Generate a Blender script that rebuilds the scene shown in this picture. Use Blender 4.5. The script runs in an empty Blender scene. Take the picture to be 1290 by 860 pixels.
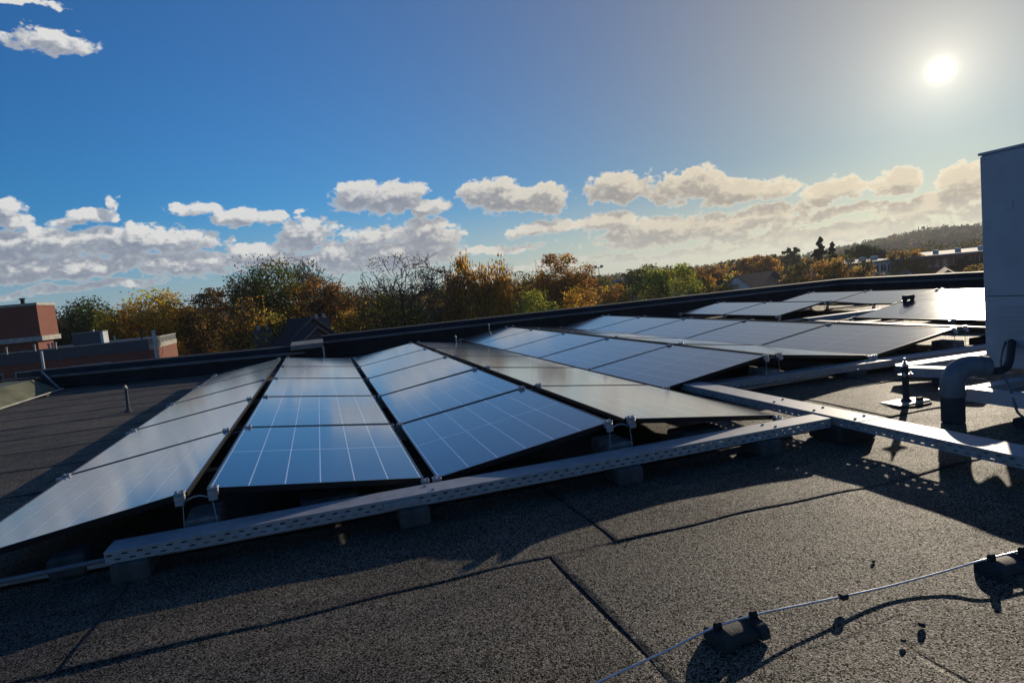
import bpy, math, random
import numpy as np
from mathutils import Vector, Matrix
random.seed(7); rng = np.random.default_rng(7)
S = bpy.context.scene
COL = S.collection
R = math.radians
# ------------------------------------------------------------------ camera
# world frame: X runs across the panel ridges, Y along them, roof surface at z = 0
FPX, PITCH, ROLL, YAW, CH = 797.83, -0.0853, 0.0956, 0.2910, 1.20
_F = Vector((0, math.cos(PITCH), math.sin(PITCH))); _R = Vector((1, 0, 0)); _U = _R.cross(_F)
_R2 = math.cos(ROLL)*_R - math.sin(ROLL)*_U; _U2 = math.sin(ROLL)*_R + math.cos(ROLL)*_U
_Z = Matrix.Rotation(-YAW, 3, 'Z')
CF, CR, CU = _Z@_F, _Z@_R2, _Z@_U2
cam_d = bpy.data.cameras.new('camera'); cam = bpy.data.objects.new('camera', cam_d); COL.objects.link(cam)
cam_d.sensor_width = 36; cam_d.lens = FPX/1290*36; cam_d.clip_end = 20000; cam_d.clip_start = .05
m = Matrix((CR, CU, -CF)).transposed().to_4x4(); m.translation = (0, 0, CH); cam.matrix_world = m
S.camera = cam
def ray(u, v): return (CF + (u-645)/FPX*CR - (v-430)/FPX*CU)
def azel(u, v):
    d = ray(u, v).normalized(); return math.degrees(math.atan2(d.x, d.y)), math.degrees(math.asin(d.z))
def at(u, v, D):            # point seen along a direction at horizontal distance D
    d = ray(u, v); k = D/math.hypot(d.x, d.y); return Vector((d.x*k, d.y*k, CH+d.z*k))
SUN_AZ, SUN_EL = 51.5, 12.4
# ------------------------------------------------------------------ object helpers
class MB:
    def __init__(s): s.v = []; s.f = []; s.m = []
    def poly(s, pts, mi=0):
        n = len(s.v); s.v += [tuple(p) for p in pts]; s.f.append(tuple(range(n, n+len(pts)))); s.m.append(mi)
    def hexa(s, P, mi=0):       # 8 points: bottom ring, top ring
        n = len(s.v); s.v += [tuple(p) for p in P]
        for f in ((3,2,1,0),(4,5,6,7),(0,1,5,4),(1,2,6,5),(2,3,7,6),(3,0,4,7)):
            s.f.append(tuple(n+i for i in f)); s.m.append(mi)
    def box(s, x0, x1, y0, y1, z0, z1, mi=0, ch=0):
        if ch:
            c = ch
            ring = lambda z, i: [(x0+i+c,y0+i,z),(x1-i-c,y0+i,z),(x1-i,y0+i+c,z),(x1-i,y1-i-c,z),(x1-i-c,y1-i,z),(x0+i+c,y1-i,z),(x0+i,y1-i-c,z),(x0+i,y0+i+c,z)]
            s.loft([ring(z0, c*.5), ring(z0+c, 0), ring(z1-c, 0), ring(z1, c*.7)], mi)
        else:
            s.hexa([(x0,y0,z0),(x1,y0,z0),(x1,y1,z0),(x0,y1,z0),(x0,y0,z1),(x1,y0,z1),(x1,y1,z1),(x0,y1,z1)], mi)
    def loft(s, rings, mi=0, cap=True):
        n = len(s.v); k = len(rings[0])
        for r in rings: s.v += [tuple(p) for p in r]
        for i in range(len(rings)-1):
            for j in range(k):
                a = n+i*k+j; b = n+i*k+(j+1) % k
                s.f.append((a, b, b+k, a+k)); s.m.append(mi)
        if cap:
            s.f.append(tuple(n+j for j in reversed(range(k)))); s.m.append(mi)
            s.f.append(tuple(n+(len(rings)-1)*k+j for j in range(k))); s.m.append(mi)
    def tube(s, pts, rad, k=10, mi=0, cap=True):
        pts = [Vector(p) for p in pts]; rs = rad if hasattr(rad, '__len__') else [rad]*len(pts)
        rings = []; prev = None
        for i, p in enumerate(pts):
            t = (pts[min(i+1, len(pts)-1)]-pts[max(i-1, 0)]).normalized()
            if prev is None:
                a = t.cross(Vector((0, 0, 1)) if abs(t.z) < .9 else Vector((1, 0, 0))).normalized()
            else:
                a = (prev-t*prev.dot(t)).normalized()
            prev = a; b = t.cross(a)
            rings.append([p+(a*math.cos(q)+b*math.sin(q))*rs[i] for q in [2*math.pi*j/k for j in range(k)]])
        s.loft(rings, mi, cap)
    def build(s, name, mats, parent=None, smooth=False, fix=True):
        me = bpy.data.meshes.new(name); me.from_pydata(s.v, [], s.f)
        if not isinstance(mats, (list, tuple)): mats = [mats]
        for mt in mats: me.materials.append(mt)
        if len(mats) > 1: me.polygons.foreach_set('material_index', s.m)
        if smooth:
            me.polygons.foreach_set('use_smooth', [True]*len(me.polygons))
            try: me.set_sharp_from_angle(angle=R(38))
            except Exception: pass
        me.update()
        if fix:
            import bmesh
            bm = bmesh.new(); bm.from_mesh(me); bmesh.ops.recalc_face_normals(bm, faces=bm.faces); bm.to_mesh(me); bm.free()
        o = bpy.data.objects.new(name, me); COL.objects.link(o)
        if parent: o.parent = parent
        return o
def tag(o, label=None, cat=None, group=None, kind=None):
    for k, v in (('label', label), ('category', cat), ('group', group), ('kind', kind)):
        if v: o[k] = v
    return o
def empty(name, loc, rot=(0, 0, 0)):
    o = bpy.data.objects.new(name, None); COL.objects.link(o); o.location = loc; o.rotation_euler = rot
    o.empty_display_size = .1; return o
def copy_tree(o, parent=None):
    c = o.copy(); COL.objects.link(c); c.parent = parent
    for ch in KIDS.get(o.name, list(o.children)): copy_tree(ch, c)
    return c
KIDS = {}
# ------------------------------------------------------------------ node helper
class NT:
    def __init__(s, tree): s.t = tree; s.n = tree.nodes; s.l = tree.links
    def node(s, typ, **kw):
        n = s.n.new(typ)
        for k, v in kw.items(): setattr(n, k, v)
        return n
    def put(s, sock, v):
        if isinstance(v, bpy.types.NodeSocket): s.l.new(v, sock)
        elif v is not None: sock.default_value = v
    def m(s, op, a, b=None, c=None, clamp=False):
        n = s.node('ShaderNodeMath', operation=op, use_clamp=clamp)
        for i, x in enumerate((a, b, c)):
            if x is not None: s.put(n.inputs[i], x)
        return n.outputs[0]
    def vm(s, op, a, b=None, out=0):
        n = s.node('ShaderNodeVectorMath', operation=op); s.put(n.inputs[0], a)
        if b is not None: s.put(n.inputs[3 if op == 'SCALE' else 1], b)
        return n.outputs[out]
    def mix(s, f, a, b, blend='MIX'):
        n = s.node('ShaderNodeMix', data_type='RGBA', blend_type=blend)
        s.put(n.inputs[0], f); s.put(n.inputs[6], a); s.put(n.inputs[7], b); return n.outputs[2]
    def ss(s, x, a, b, c=0., d=1.):
        n = s.node('ShaderNodeMapRange', interpolation_type='SMOOTHSTEP'); s.put(n.inputs[0], x)
        n.inputs[1].default_value = a; n.inputs[2].default_value = b; n.inputs[3].default_value = c; n.inputs[4].default_value = d
        return n.outputs[0]
    def noise(s, vec, scale, detail=4, rough=.55, out=0, dist=0.):
        n = s.node('ShaderNodeTexNoise'); s.put(n.inputs['Vector'], vec); n.inputs['Scale'].default_value = scale
        n.inputs['Detail'].default_value = detail; n.inputs['Roughness'].default_value = rough; n.inputs['Distortion'].default_value = dist
        return n.outputs[out]
    def comb(s, x, y, z):
        n = s.node('ShaderNodeCombineXYZ'); s.put(n.inputs[0], x); s.put(n.inputs[1], y); s.put(n.inputs[2], z); return n.outputs[0]
    def sep(s, v):
        n = s.node('ShaderNodeSeparateXYZ'); s.put(n.inputs[0], v); return n.outputs
def mat(name, col=(.5, .5, .5), rough=.5, metal=0., fn=None, spec=.5):
    mt = bpy.data.materials.new(name); mt.use_nodes = True
    t = NT(mt.node_tree); b = mt.node_tree.nodes['Principled BSDF']
    b.inputs['Base Color'].default_value = (*col, 1); b.inputs['Roughness'].default_value = rough
    b.inputs['Metallic'].default_value = metal; b.inputs['Specular IOR Level'].default_value = spec
    if fn: fn(t, b)
    return mt
def vary(scale=6, amt=.25, rs=.1, bump=0., bscale=60, gen='Object'):
    def fn(t, b):
        tc = t.node('ShaderNodeTexCoord').outputs[gen]
        n = t.noise(tc, scale, 5, .6)
        c = tuple(b.inputs['Base Color'].default_value)
        d = tuple(x*(1-amt) for x in c[:3])+(1,); e = tuple(min(1, x*(1+amt)) for x in c[:3])+(1,)
        f = t.ss(n, .3, .7)
        t.put(b.inputs['Base Color'], t.mix(f, d, e))
        r = b.inputs['Roughness'].default_value
        t.put(b.inputs['Roughness'], t.m('ADD', t.m('MULTIPLY', n, rs*2), r-rs))
        if bump:
            bn = t.node('ShaderNodeBump'); bn.inputs['Strength'].default_value = 1; bn.inputs['Distance'].default_value = bump
            t.put(bn.inputs['Height'], t.noise(tc, bscale, 4, .6)); t.put(b.inputs['Normal'], bn.outputs[0])
    return fn
# ------------------------------------------------------------------ world: sky with cumulus
W = bpy.data.worlds.new('World'); S.world = W; W.use_nodes = True
def cloud_group():
    g = bpy.data.node_groups.new('cloud_density', 'ShaderNodeTree')
    g.interface.new_socket('az', in_out='INPUT', socket_type='NodeSocketFloat')
    g.interface.new_socket('el', in_out='INPUT', socket_type='NodeSocketFloat')
    g.interface.new_socket('d', in_out='OUTPUT', socket_type='NodeSocketFloat')
    t = NT(g); gi = g.nodes.new('NodeGroupInput'); go = g.nodes.new('NodeGroupOutput')
    az, el = gi.outputs[0], gi.outputs[1]
    p = t.comb(t.m('MULTIPLY', az, 1.), t.m('MULTIPLY', el, 1.35), 3.7)
    wv = t.noise(p, .33, 3, .55, out=1)
    w = t.sep(t.vm('SUBTRACT', wv, (.5, .5, .5)))
    a2 = t.m('ADD', az, t.m('MULTIPLY', w[0], 3.2)); e2 = t.m('ADD', el, t.m('MULTIPLY', w[1], 1.7))
    B = [(50,50,66,15,.75),(25,3,60,7,.7),(-60,30,50,20,.8),
         (12,270,26,22,.9),(115,272,34,12,.8),(140,256,10,12,.5),(75,282,30,10,.6),
         (50,308,90,20,1.1),(185,305,95,18,1.1),(-60,300,80,30,1.),(90,338,120,16,1.),(240,332,80,16,.95),(110,362,120,6,.75),
         (240,263,34,9,.75),(300,270,40,10,.85),(340,274,24,10,.7),(385,267,13,6,.75),
         (385,296,34,18,1.),(330,320,52,16,.9),(420,322,60,16,.85),
         (455,248,36,17,1.),(497,252,42,20,1.),(540,262,28,12,.9),
         (470,300,44,13,.85),(540,298,40,21,1.),(490,325,90,18,.9),
         (620,246,36,19,1.),(655,250,40,13,1.),(694,248,24,19,.95),
         (785,238,44,18,1.),(842,240,18,10,.6),(830,252,20,8,.6),
         (690,288,52,9,.9),(760,282,50,12,.85),(830,285,60,14,.95),
         (872,232,36,22,1.),(920,240,42,16,1.),(980,240,28,13,.95),(1050,238,36,15,1.),(1126,226,32,14,1.05),
         (880,292,140,14,.85),(960,268,70,9,.7),(1060,264,70,9,.7),(1040,294,150,13,.85),(1160,262,60,14,.8),(1215,228,34,18,.95),(1190,250,50,15,.9),
         (1300,260,90,28,1.),(1290,300,80,16,.9),(600,318,120,7,.6),(700,330,140,5,.55),(880,318,200,6,.6)]
    acc = None; pv = t.comb(a2, e2, 0.)
    for (u, v, ru, rv, wgt) in B:
        a, e = azel(u, v); 
        k = math.degrees(1)/FPX/(1+((u-645)/FPX)**2)      # degrees per pixel across
        k2 = math.degrees(1)/FPX/math.sqrt(1+((u-645)/FPX)**2)
        ka, ke = 1/(ru*k*1.12), 1/(rv*k2*1.12)
        n = t.node('ShaderNodeVectorMath', operation='MULTIPLY_ADD'); t.put(n.inputs[0], pv); n.inputs[1].default_value = (ka, ke, 0); n.inputs[2].default_value = (-a*ka, -e*ke, 0)
        q = t.m('SUBTRACT', wgt, t.vm('DOT_PRODUCT', n.outputs[0], n.outputs[0], out=1))
        if acc is None: acc = q
        else:
            n = t.node('ShaderNodeMath', operation='SMOOTH_MAX'); t.put(n.inputs[0], acc); t.put(n.inputs[1], q); n.inputs[2].default_value = .25
            acc = n.outputs[0]
    # clouds elsewhere in the sky (seen only mirrored in the glass)
    amb = t.noise(t.comb(t.m('MULTIPLY', az, .5), el, 9.), .16, 3, .5)
    band = t.m('MULTIPLY', t.ss(el, 0., 3.), t.ss(el, 9., 24., 1., 0.))
    out = t.m('MAXIMUM', t.ss(az, 66., 76.), t.ss(az, -28., -36.))
    hi = t.m('MULTIPLY', t.ss(el, 33., 42.), .5)
    o2 = t.m('SUBTRACT', t.m('MULTIPLY', t.m('SUBTRACT', amb, .44), 8.), t.m('MULTIPLY', t.m('SUBTRACT', 1., t.m('MULTIPLY', out, band)), 4.))
    acc = t.m('MAXIMUM', t.m('MAXIMUM', acc, -3.), o2)
    bill = t.noise(p, 1.2, 6, .54)
    b2 = t.noise(t.vm('ADD', p, (31., 4., 0.)), .45, 3, .5)
    d = t.m('ADD', acc, t.m('ADD', t.m('MULTIPLY', t.m('SUBTRACT', bill, .5), 2.5), t.m('MULTIPLY', t.m('SUBTRACT', b2, .5), .9)))
    t.put(go.inputs[0], t.m('ADD', d, .10))
    return g
def make_world():
    t = NT(W.node_tree); bg = W.node_tree.nodes['Background']
    dirv = t.vm('NORMALIZE', t.node('ShaderNodeTexCoord').outputs['Generated'])
    x, y, z = t.sep(dirv)
    sky = t.node('ShaderNodeTexSky', sky_type='NISHITA', sun_disc=False)
    sky.sun_elevation = R(SUN_EL); sky.sun_rotation = R(SUN_AZ); sky.altitude = 50; sky.air_density = 1.; sky.dust_density = .35; sky.ozone_density = 2.2
    skyc = sky.outputs[0]
    deg = 57.29578
    az = t.m('MULTIPLY', t.m('ARCTAN2', x, y), deg); el = t.m('MULTIPLY', t.m('ARCSINE', z), deg)
    sd = Vector((math.sin(R(SUN_AZ))*math.cos(R(SUN_EL)), math.cos(R(SUN_AZ))*math.cos(R(SUN_EL)), math.sin(R(SUN_EL))))
    ang = t.m('MULTIPLY', t.m('ARCCOSINE', t.m('MINIMUM', t.vm('DOT_PRODUCT', dirv, tuple(sd), out=1), 1.)), deg)
    G = cloud_group()
    def dens(a, e):
        n = t.node('ShaderNodeGroup'); n.node_tree = G; t.put(n.inputs[0], a); t.put(n.inputs[1], e); return n.outputs[0]
    d1 = dens(az, el)
    da = t.m('SUBTRACT', SUN_AZ, az); de = t.m('SUBTRACT', SUN_EL+4, el)
    ln = t.m('MAXIMUM', t.m('SQRT', t.m('ADD', t.m('MULTIPLY', da, da), t.m('MULTIPLY', de, de))), 4.)
    k = t.m('DIVIDE', .55, ln)
    d2 = dens(t.m('ADD', az, t.m('MULTIPLY', da, k)), t.m('ADD', t.m('ADD', el, t.m('MULTIPLY', de, k)), .80))
    alpha = t.ss(d1, -.03, .48)
    L = t.ss(t.m('SUBTRACT', d1, d2), -.05, 1.15); thin = t.m('EXPONENT', t.m('MULTIPLY', t.m('MAXIMUM', d1, 0.), t.ss(ang, 15., 60., -3.6, -2.8)))
    lit = t.m('SUBTRACT', 1., t.m('MULTIPLY', t.m('SUBTRACT', 1., t.m('MULTIPLY', L, t.ss(ang, 12., 65., .30, .85))), t.m('SUBTRACT', 1., t.m('MULTIPLY', thin, .9))))
    warm = t.ss(ang, 8., 55., 1., 0.)
    brt = t.mix(warm, (11.5, 11.4, 10.9, 1), (19., 16.4, 11.4, 1))
    drk = t.mix(warm, (2.7, 3.3, 4.5, 1), (3.7, 3.5, 3.2, 1))
    cc = t.mix(lit, drk, brt)
    # haze aureole round the sun
    def gl(a, s, c):
        v = t.m('EXPONENT', t.m('MULTIPLY', t.m('POWER', t.m('DIVIDE', ang, s), a), -1.)); return t.vm('SCALE', c, v)
    glow = t.vm('ADD', gl(1., 17., (8.0, 5.9, 3.5)), gl(1., .26, (60., 56., 47.)))
    glow = t.vm('ADD', glow, gl(1., 2.2, (8., 7.1, 5.4)))
    hz = t.m('MULTIPLY', t.ss(el, 0., 9., 1., 0.), .62)
    hcol = t.mix(t.ss(ang, 10., 70., 1., 0.), (4.8, 5.9, 6.9, 1), (9.6, 8.0, 5.0, 1))
    tint = t.mix(1., skyc, (.12, .90, 1.66, 1), 'MULTIPLY')
    tint = t.vm('SCALE', tint, t.ss(ang, 2., 62., .24, 1.0))
    base = t.mix(hz, tint, hcol)
    base = t.vm('ADD', base, t.vm('SCALE', glow, 1.))
    fade = t.m('MULTIPLY', alpha, t.ss(el, .3, 4., .45, .97))
    res = t.mix(fade, base, t.vm('ADD', cc, t.vm('SCALE', glow, .40)))
    t.put(bg.inputs[0], res); bg.inputs[1].default_value = .072
    W.cycles.sampling_method = 'NONE'
make_world()
sl = bpy.data.lights.new('sun', 'SUN'); so = bpy.data.objects.new('sun', sl); COL.objects.link(so)
sl.energy = 4.2; sl.angle = R(.55); sl.color = (1, .86, .66)
sv = Vector((math.sin(R(SUN_AZ))*math.cos(R(SUN_EL)), math.cos(R(SUN_AZ))*math.cos(R(SUN_EL)), math.sin(R(SUN_EL))))
so.rotation_euler = sv.to_track_quat('Z', 'Y').to_euler(); so.location = (0, 0, 30)
S.view_settings.view_transform = 'Standard'; S.view_settings.look = 'None'; S.view_settings.gamma = 1; S.view_settings.exposure = 0
# ------------------------------------------------------------------ materials
t_spec = .75
def roof_fn(t, b):
    tc = t.node('ShaderNodeTexCoord').outputs['Object']
    g1 = t.noise(tc, 190, 2, .6); g2 = t.noise(tc, 75, 3, .6)
    vo = t.node('ShaderNodeTexVoronoi'); t.put(vo.inputs['Vector'], tc); vo.inputs['Scale'].default_value = 215
    vr = t.sep(vo.outputs['Color'])[0]
    big = t.noise(tc, .9, 5, .6); st = t.noise(t.vm('MULTIPLY', tc, (.5, 3., 1.)), 2.2, 5, .62)
    grain = t.m('ADD', t.m('MULTIPLY', vr, .55), t.m('ADD', t.m('MULTIPLY', g1, .5), t.m('MULTIPLY', g2, .45)))
    gr = t.ss(t.m('ADD', t.m('MULTIPLY', vr, .60), t.m('ADD', t.m('MULTIPLY', g1, .45), t.m('MULTIPLY', g2, .35))), .36, 1.15)
    gr = t.m('MULTIPLY', gr, t.m('ADD', .45, t.m('MULTIPLY', vr, .75)))
    c = t.mix(gr, (.002, .002, .0022, 1), (.205, .168, .120, 1))
    pat = t.ss(t.m('ADD', t.m('MULTIPLY', big, .6), t.m('MULTIPLY', st, .4)), .455, .555)
    c = t.mix(t.m('MULTIPLY', pat, .75), c, t.mix(1., c, (.45, .45, .47, 1), 'MULTIPLY'))
    at_ = t.node('ShaderNodeAttribute'); at_.attribute_name = 'seam'
    sm = t.m('MULTIPLY', at_.outputs['Fac'], t.ss(t.noise(tc, 14, 4, .6), .25, .5))
    c = t.mix(sm, c, (.010, .010, .011, 1))
    dirt = t.ss(t.noise(t.vm('ADD', tc, (5, 9, 0)), 1.7, 6, .7), .58, .74)
    c = t.mix(t.m('MULTIPLY', dirt, .5), c, (.10, .09, .065, 1))
    t.put(b.inputs['Base Color'], c)
    t.put(b.inputs['Roughness'], t.m('ADD', .56, t.m('MULTIPLY', g2, .22)))
    t.put(b.inputs['Specular IOR Level'], t.m('MULTIPLY', gr, t_spec))
    bn = t.node('ShaderNodeBump'); bn.inputs['Strength'].default_value = .9; bn.inputs['Distance'].default_value = .009
    h = t.m('ADD', t.m('MULTIPLY', grain, t.m('SUBTRACT', 1., t.m('MULTIPLY', sm, .8))), t.m('MULTIPLY', t.noise(tc, 18, 3, .6), .35))
    t.put(bn.inputs['Height'], h); t.put(b.inputs['Normal'], bn.outputs[0])
M = {}
M['roof'] = mat('mineral_felt', fn=roof_fn)
M['felt'] = mat('parapet_felt', (.014, .014, .016), .8, spec=.2, fn=vary(3, .35, .1, .003, 70))
M['feltgreen'] = mat('mossy_felt', (.105, .11, .062), .85, fn=vary(2.5, .4, .05, .003, 60))
M['cap'] = mat('dark_coping', (.014, .015, .018), .75, 0., spec=.25, fn=vary(1.5, .3, .12))
M['capl'] = mat('pale_coping_lip', (.11, .11, .115), .5, .3, fn=vary(1.5, .3, .12))
M['pale'] = mat('pale_metal_flashing', (.30, .29, .26), .5, .1, fn=vary(4, .25, .1))
M['alu'] = mat('aluminium', (.36, .37, .40), .42, .95, fn=vary(20, .12, .1))
M['galv'] = mat('galvanised_steel', (.30, .31, .33), .58, .4, fn=vary(14, .12, .1))
M['frame'] = mat('black_anodised_frame', (.018, .018, .020), .32, .6)
M['block'] = mat('concrete_block', (.13, .125, .12), .9, fn=vary(12, .35, .05, .004, 60))
M['blockdark'] = mat('dark_concrete', (.05, .049, .047), .9, fn=vary(12, .35, .05, .004, 60))
M['blockpale'] = mat('weathered_coping', (.16, .155, .14), .75, fn=vary(5, .3, .05))
M['rubber'] = mat('black_rubber', (.018, .018, .018), .75, fn=vary(20, .3, .1, .002, 80))
M['wire'] = mat('bare_wire', (.55, .56, .60), .3, .9, fn=vary(30, .15, .1))
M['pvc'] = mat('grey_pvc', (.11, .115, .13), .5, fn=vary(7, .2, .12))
M['pipe'] = mat('pipe_sleeve', (.028, .028, .030), .7, fn=vary(9, .3, .1, .002, 60))
M['acwhite'] = mat('painted_cabinet', (.36, .37, .40), .5, fn=vary(2.5, .10, .12))
M['brick'] = None
def glass_fn(t, b):
    tc = t.node('ShaderNodeTexCoord').outputs['Object']
    x, y, z = t.sep(tc)
    wx = (1.134-.036)/6
    fx = t.m('FRACT', t.m('DIVIDE', t.m('SUBTRACT', x, .018), wx))
    ex = t.m('MULTIPLY', t.m('MINIMUM', fx, t.m('SUBTRACT', 1., fx)), wx)
    fy = t.m('FRACT', t.m('DIVIDE', y, 1.722/24)); ey = t.m('MULTIPLY', t.m('MINIMUM', fy, t.m('SUBTRACT', 1., fy)), 1.722/24)
    dash = t.m('GREATER_THAN', .011, ey)
    cl = t.m('LESS_THAN', ex, t.m('ADD', .0024, t.m('MULTIPLY', dash, .0016)))
    ml = t.m('LESS_THAN', t.m('ABSOLUTE', t.m('SUBTRACT', y, .861)), .0040)
    bb = t.m('FRACT', t.m('DIVIDE', x, wx/10)); bl = t.m('LESS_THAN', t.m('ABSOLUTE', t.m('SUBTRACT', bb, .5)), .035)
    rl = t.m('LESS_THAN', ey, .0009)
    oi = t.node('ShaderNodeObjectInfo').outputs['Random']
    c = t.mix(t.noise(tc, 2.2, 2), (.007, .010, .024, 1), (.010, .014, .034, 1))
    c = t.mix(t.m('MULTIPLY', bl, .45), c, (.10, .12, .16, 1))
    c = t.mix(t.m('MULTIPLY', rl, .5), c, (.06, .07, .10, 1))
    c = t.mix(t.m('MAXIMUM', cl, ml), c, (.78, .80, .84, 1))
    t.put(b.inputs['Base Color'], c)
    dust = t.noise(t.vm('ADD', tc, (3, 1, 0)), 5, 5, .65)
    t.put(b.inputs['Roughness'], t.m('ADD', .13, t.m('MULTIPLY', dust, .08)))
    b.inputs['IOR'].default_value = 1.4
    b.inputs['Coat Weight'].default_value = 1; b.inputs['Coat IOR'].default_value = 2.0; b.inputs['Coat Roughness'].default_value = .105
    bn = t.node('ShaderNodeBump'); bn.inputs['Strength'].default_value = .25; bn.inputs['Distance'].default_value = .004
    t.put(bn.inputs['Height'], t.noise(tc, 2.5, 2, .4)); t.put(b.inputs['Normal'], bn.outputs[0])
M['glass'] = mat('solar_cells', fn=glass_fn)
def brick_fn(c1, c2, mort, sc=1.):
    def fn(t, b):
        tc = t.node('ShaderNodeTexCoord').outputs['Object']
        x, y, z = t.sep(tc)
        v = t.comb(t.m('ADD', x, y), z, 0.)
        n = t.node('ShaderNodeTexBrick'); t.put(n.inputs['Vector'], v)
        n.inputs['Color1'].default_value = (*c1, 1); n.inputs['Color2'].default_value = (*c2, 1); n.inputs['Mortar'].default_value = (*mort, 1)
        n.inputs['Scale'].default_value = 1; n.inputs['Brick Width'].default_value = .22*sc; n.inputs['Row Height'].default_value = .075*sc; n.inputs['Mortar Size'].default_value = .008*sc
        c = t.mix(t.m('MULTIPLY', t.ss(t.noise(tc, .7, 5, .6), .35, .65), .35), n.outputs[0], t.mix(1., n.outputs[0], (.6, .6, .62, 1), 'MULTIPLY'))
        t.put(b.inputs['Base Color'], c); b.inputs['Roughness'].default_value = .85
    return fn
M['brick'] = mat('red_brick', fn=brick_fn((.25, .052, .022), (.17, .034, .016), (.14, .10, .075)))
M['stone'] = mat('concrete_band', (.34, .32, .28), .8, fn=vary(3, .25, .05))
M['fascia'] = mat('dark_blue_fascia', (.035, .04, .055), .5, fn=vary(2, .2, .1))
M['winglass'] = mat('window_glass', (.02, .025, .03), .08)
M['render_white'] = mat('white_render', (.70, .68, .63), .8, fn=vary(1.2, .1, .05))
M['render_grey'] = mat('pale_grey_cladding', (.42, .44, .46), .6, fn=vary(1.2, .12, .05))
M['metalroof'] = mat('sheet_metal_roof', (.20, .205, .21), .8, 0., spec=.15, fn=vary(1, .2, .1))
M['slate'] = mat('dark_slate_tiles', (.022, .024, .030), .85, spec=.1, fn=vary(3, .4, .1, .01, 12))
M['redtile'] = mat('red_roof_tiles', (.17, .055, .035), .75, fn=vary(3, .35, .1, .01, 12))
M['chim'] = mat('grey_chimney', (.06, .065, .08), .8, fn=vary(5, .3, .05))
def bark(c): return mat('bark', c, .9, fn=vary(5, .4, .03, .01, 25))
M['bark'] = bark((.055, .045, .035)); M['birchbark'] = bark((.22, .19, .16))
def leaf_mat(name, tr=.5):
    mt = bpy.data.materials.new(name); mt.use_nodes = True; t = NT(mt.node_tree)
    for n in list(t.n):
        if n.type == 'BSDF_PRINCIPLED': t.n.remove(n)
    a = t.node('ShaderNodeAttribute'); a.attribute_name = 'tint'
    df = t.node('ShaderNodeBsdfDiffuse'); tl = t.node('ShaderNodeBsdfTranslucent'); mx = t.node('ShaderNodeMixShader')
    t.put(df.inputs[0], a.outputs['Color']); t.put(tl.inputs[0], a.outputs['Color']); mx.inputs[0].default_value = tr
    t.l.new(df.outputs[0], mx.inputs[1]); t.l.new(tl.outputs[0], mx.inputs[2])
    t.l.new(mx.outputs[0], t.n['Material Output'].inputs[0]); return mt
M['leaf'] = leaf_mat('autumn_leaves', .6)
# ------------------------------------------------------------------ ground, terrain
GZ = -8.0
def ground_fn(t, b):
    tc = t.node('ShaderNodeTexCoord').outputs['Object']
    n = t.noise(tc, .02, 6, .6); n2 = t.noise(tc, .4, 5, .6)
    c = t.mix(t.ss(n, .4, .6), (.045, .06, .02, 1), (.09, .075, .04, 1))
    t.put(b.inputs['Base Color'], t.mix(t.m('MULTIPLY', n2, .5), c, (.03, .03, .015, 1))); b.inputs['Roughness'].default_value = .95
M['ground'] = mat('grass_ground', fn=ground_fn)
def hill_h(x, y):
    h = 0.
    for (az, D, ra, rd, hh) in HILLS:
        cx, cy = D*math.sin(R(az)), D*math.cos(R(az)); dx, dy = x-cx, y-cy
        s, c = math.sin(R(az)), math.cos(R(az)); al = dx*s+dy*c; ac = dx*c-dy*s
        h = max(h, hh*math.exp(-(al/rd)**2-(ac/ra)**2))
    return h
HILLS = [(azel(1170, 300)[0]+1, 1000, 120, 260, 21.5), (azel(1215, 300)[0]+14, 1100, 330, 300, 23), (azel(1000, 330)[0], 1500, 700, 400, 8)]
def ground():
    mb = MB(); rs = [0, 30, 60, 120, 250, 400, 550, 650, 750, 850, 950, 1050, 1150, 1300, 1500, 1800, 2300, 3200, 4500, 7000]; n = 180
    for i, r in enumerate(rs[1:]):
        for j in range(n):
            a = 2*math.pi*j/n; x, y = r*math.sin(a), r*math.cos(a); mb.v.append((x, y, GZ+hill_h(x, y)))
    mb.v.append((0, 0, GZ)); c = len(mb.v)-1
    for j in range(n): mb.f.append((c, (j+1) % n, j)); mb.m.append(0)
    for i in range(len(rs)-2):
        for j in range(n):
            a = i*n+j; b2 = i*n+(j+1) % n; mb.f.append((a, b2, b2+n, a+n)); mb.m.append(0)
    tag(mb.build('ground', M['ground'], smooth=True), kind='structure')
ground()
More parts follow.
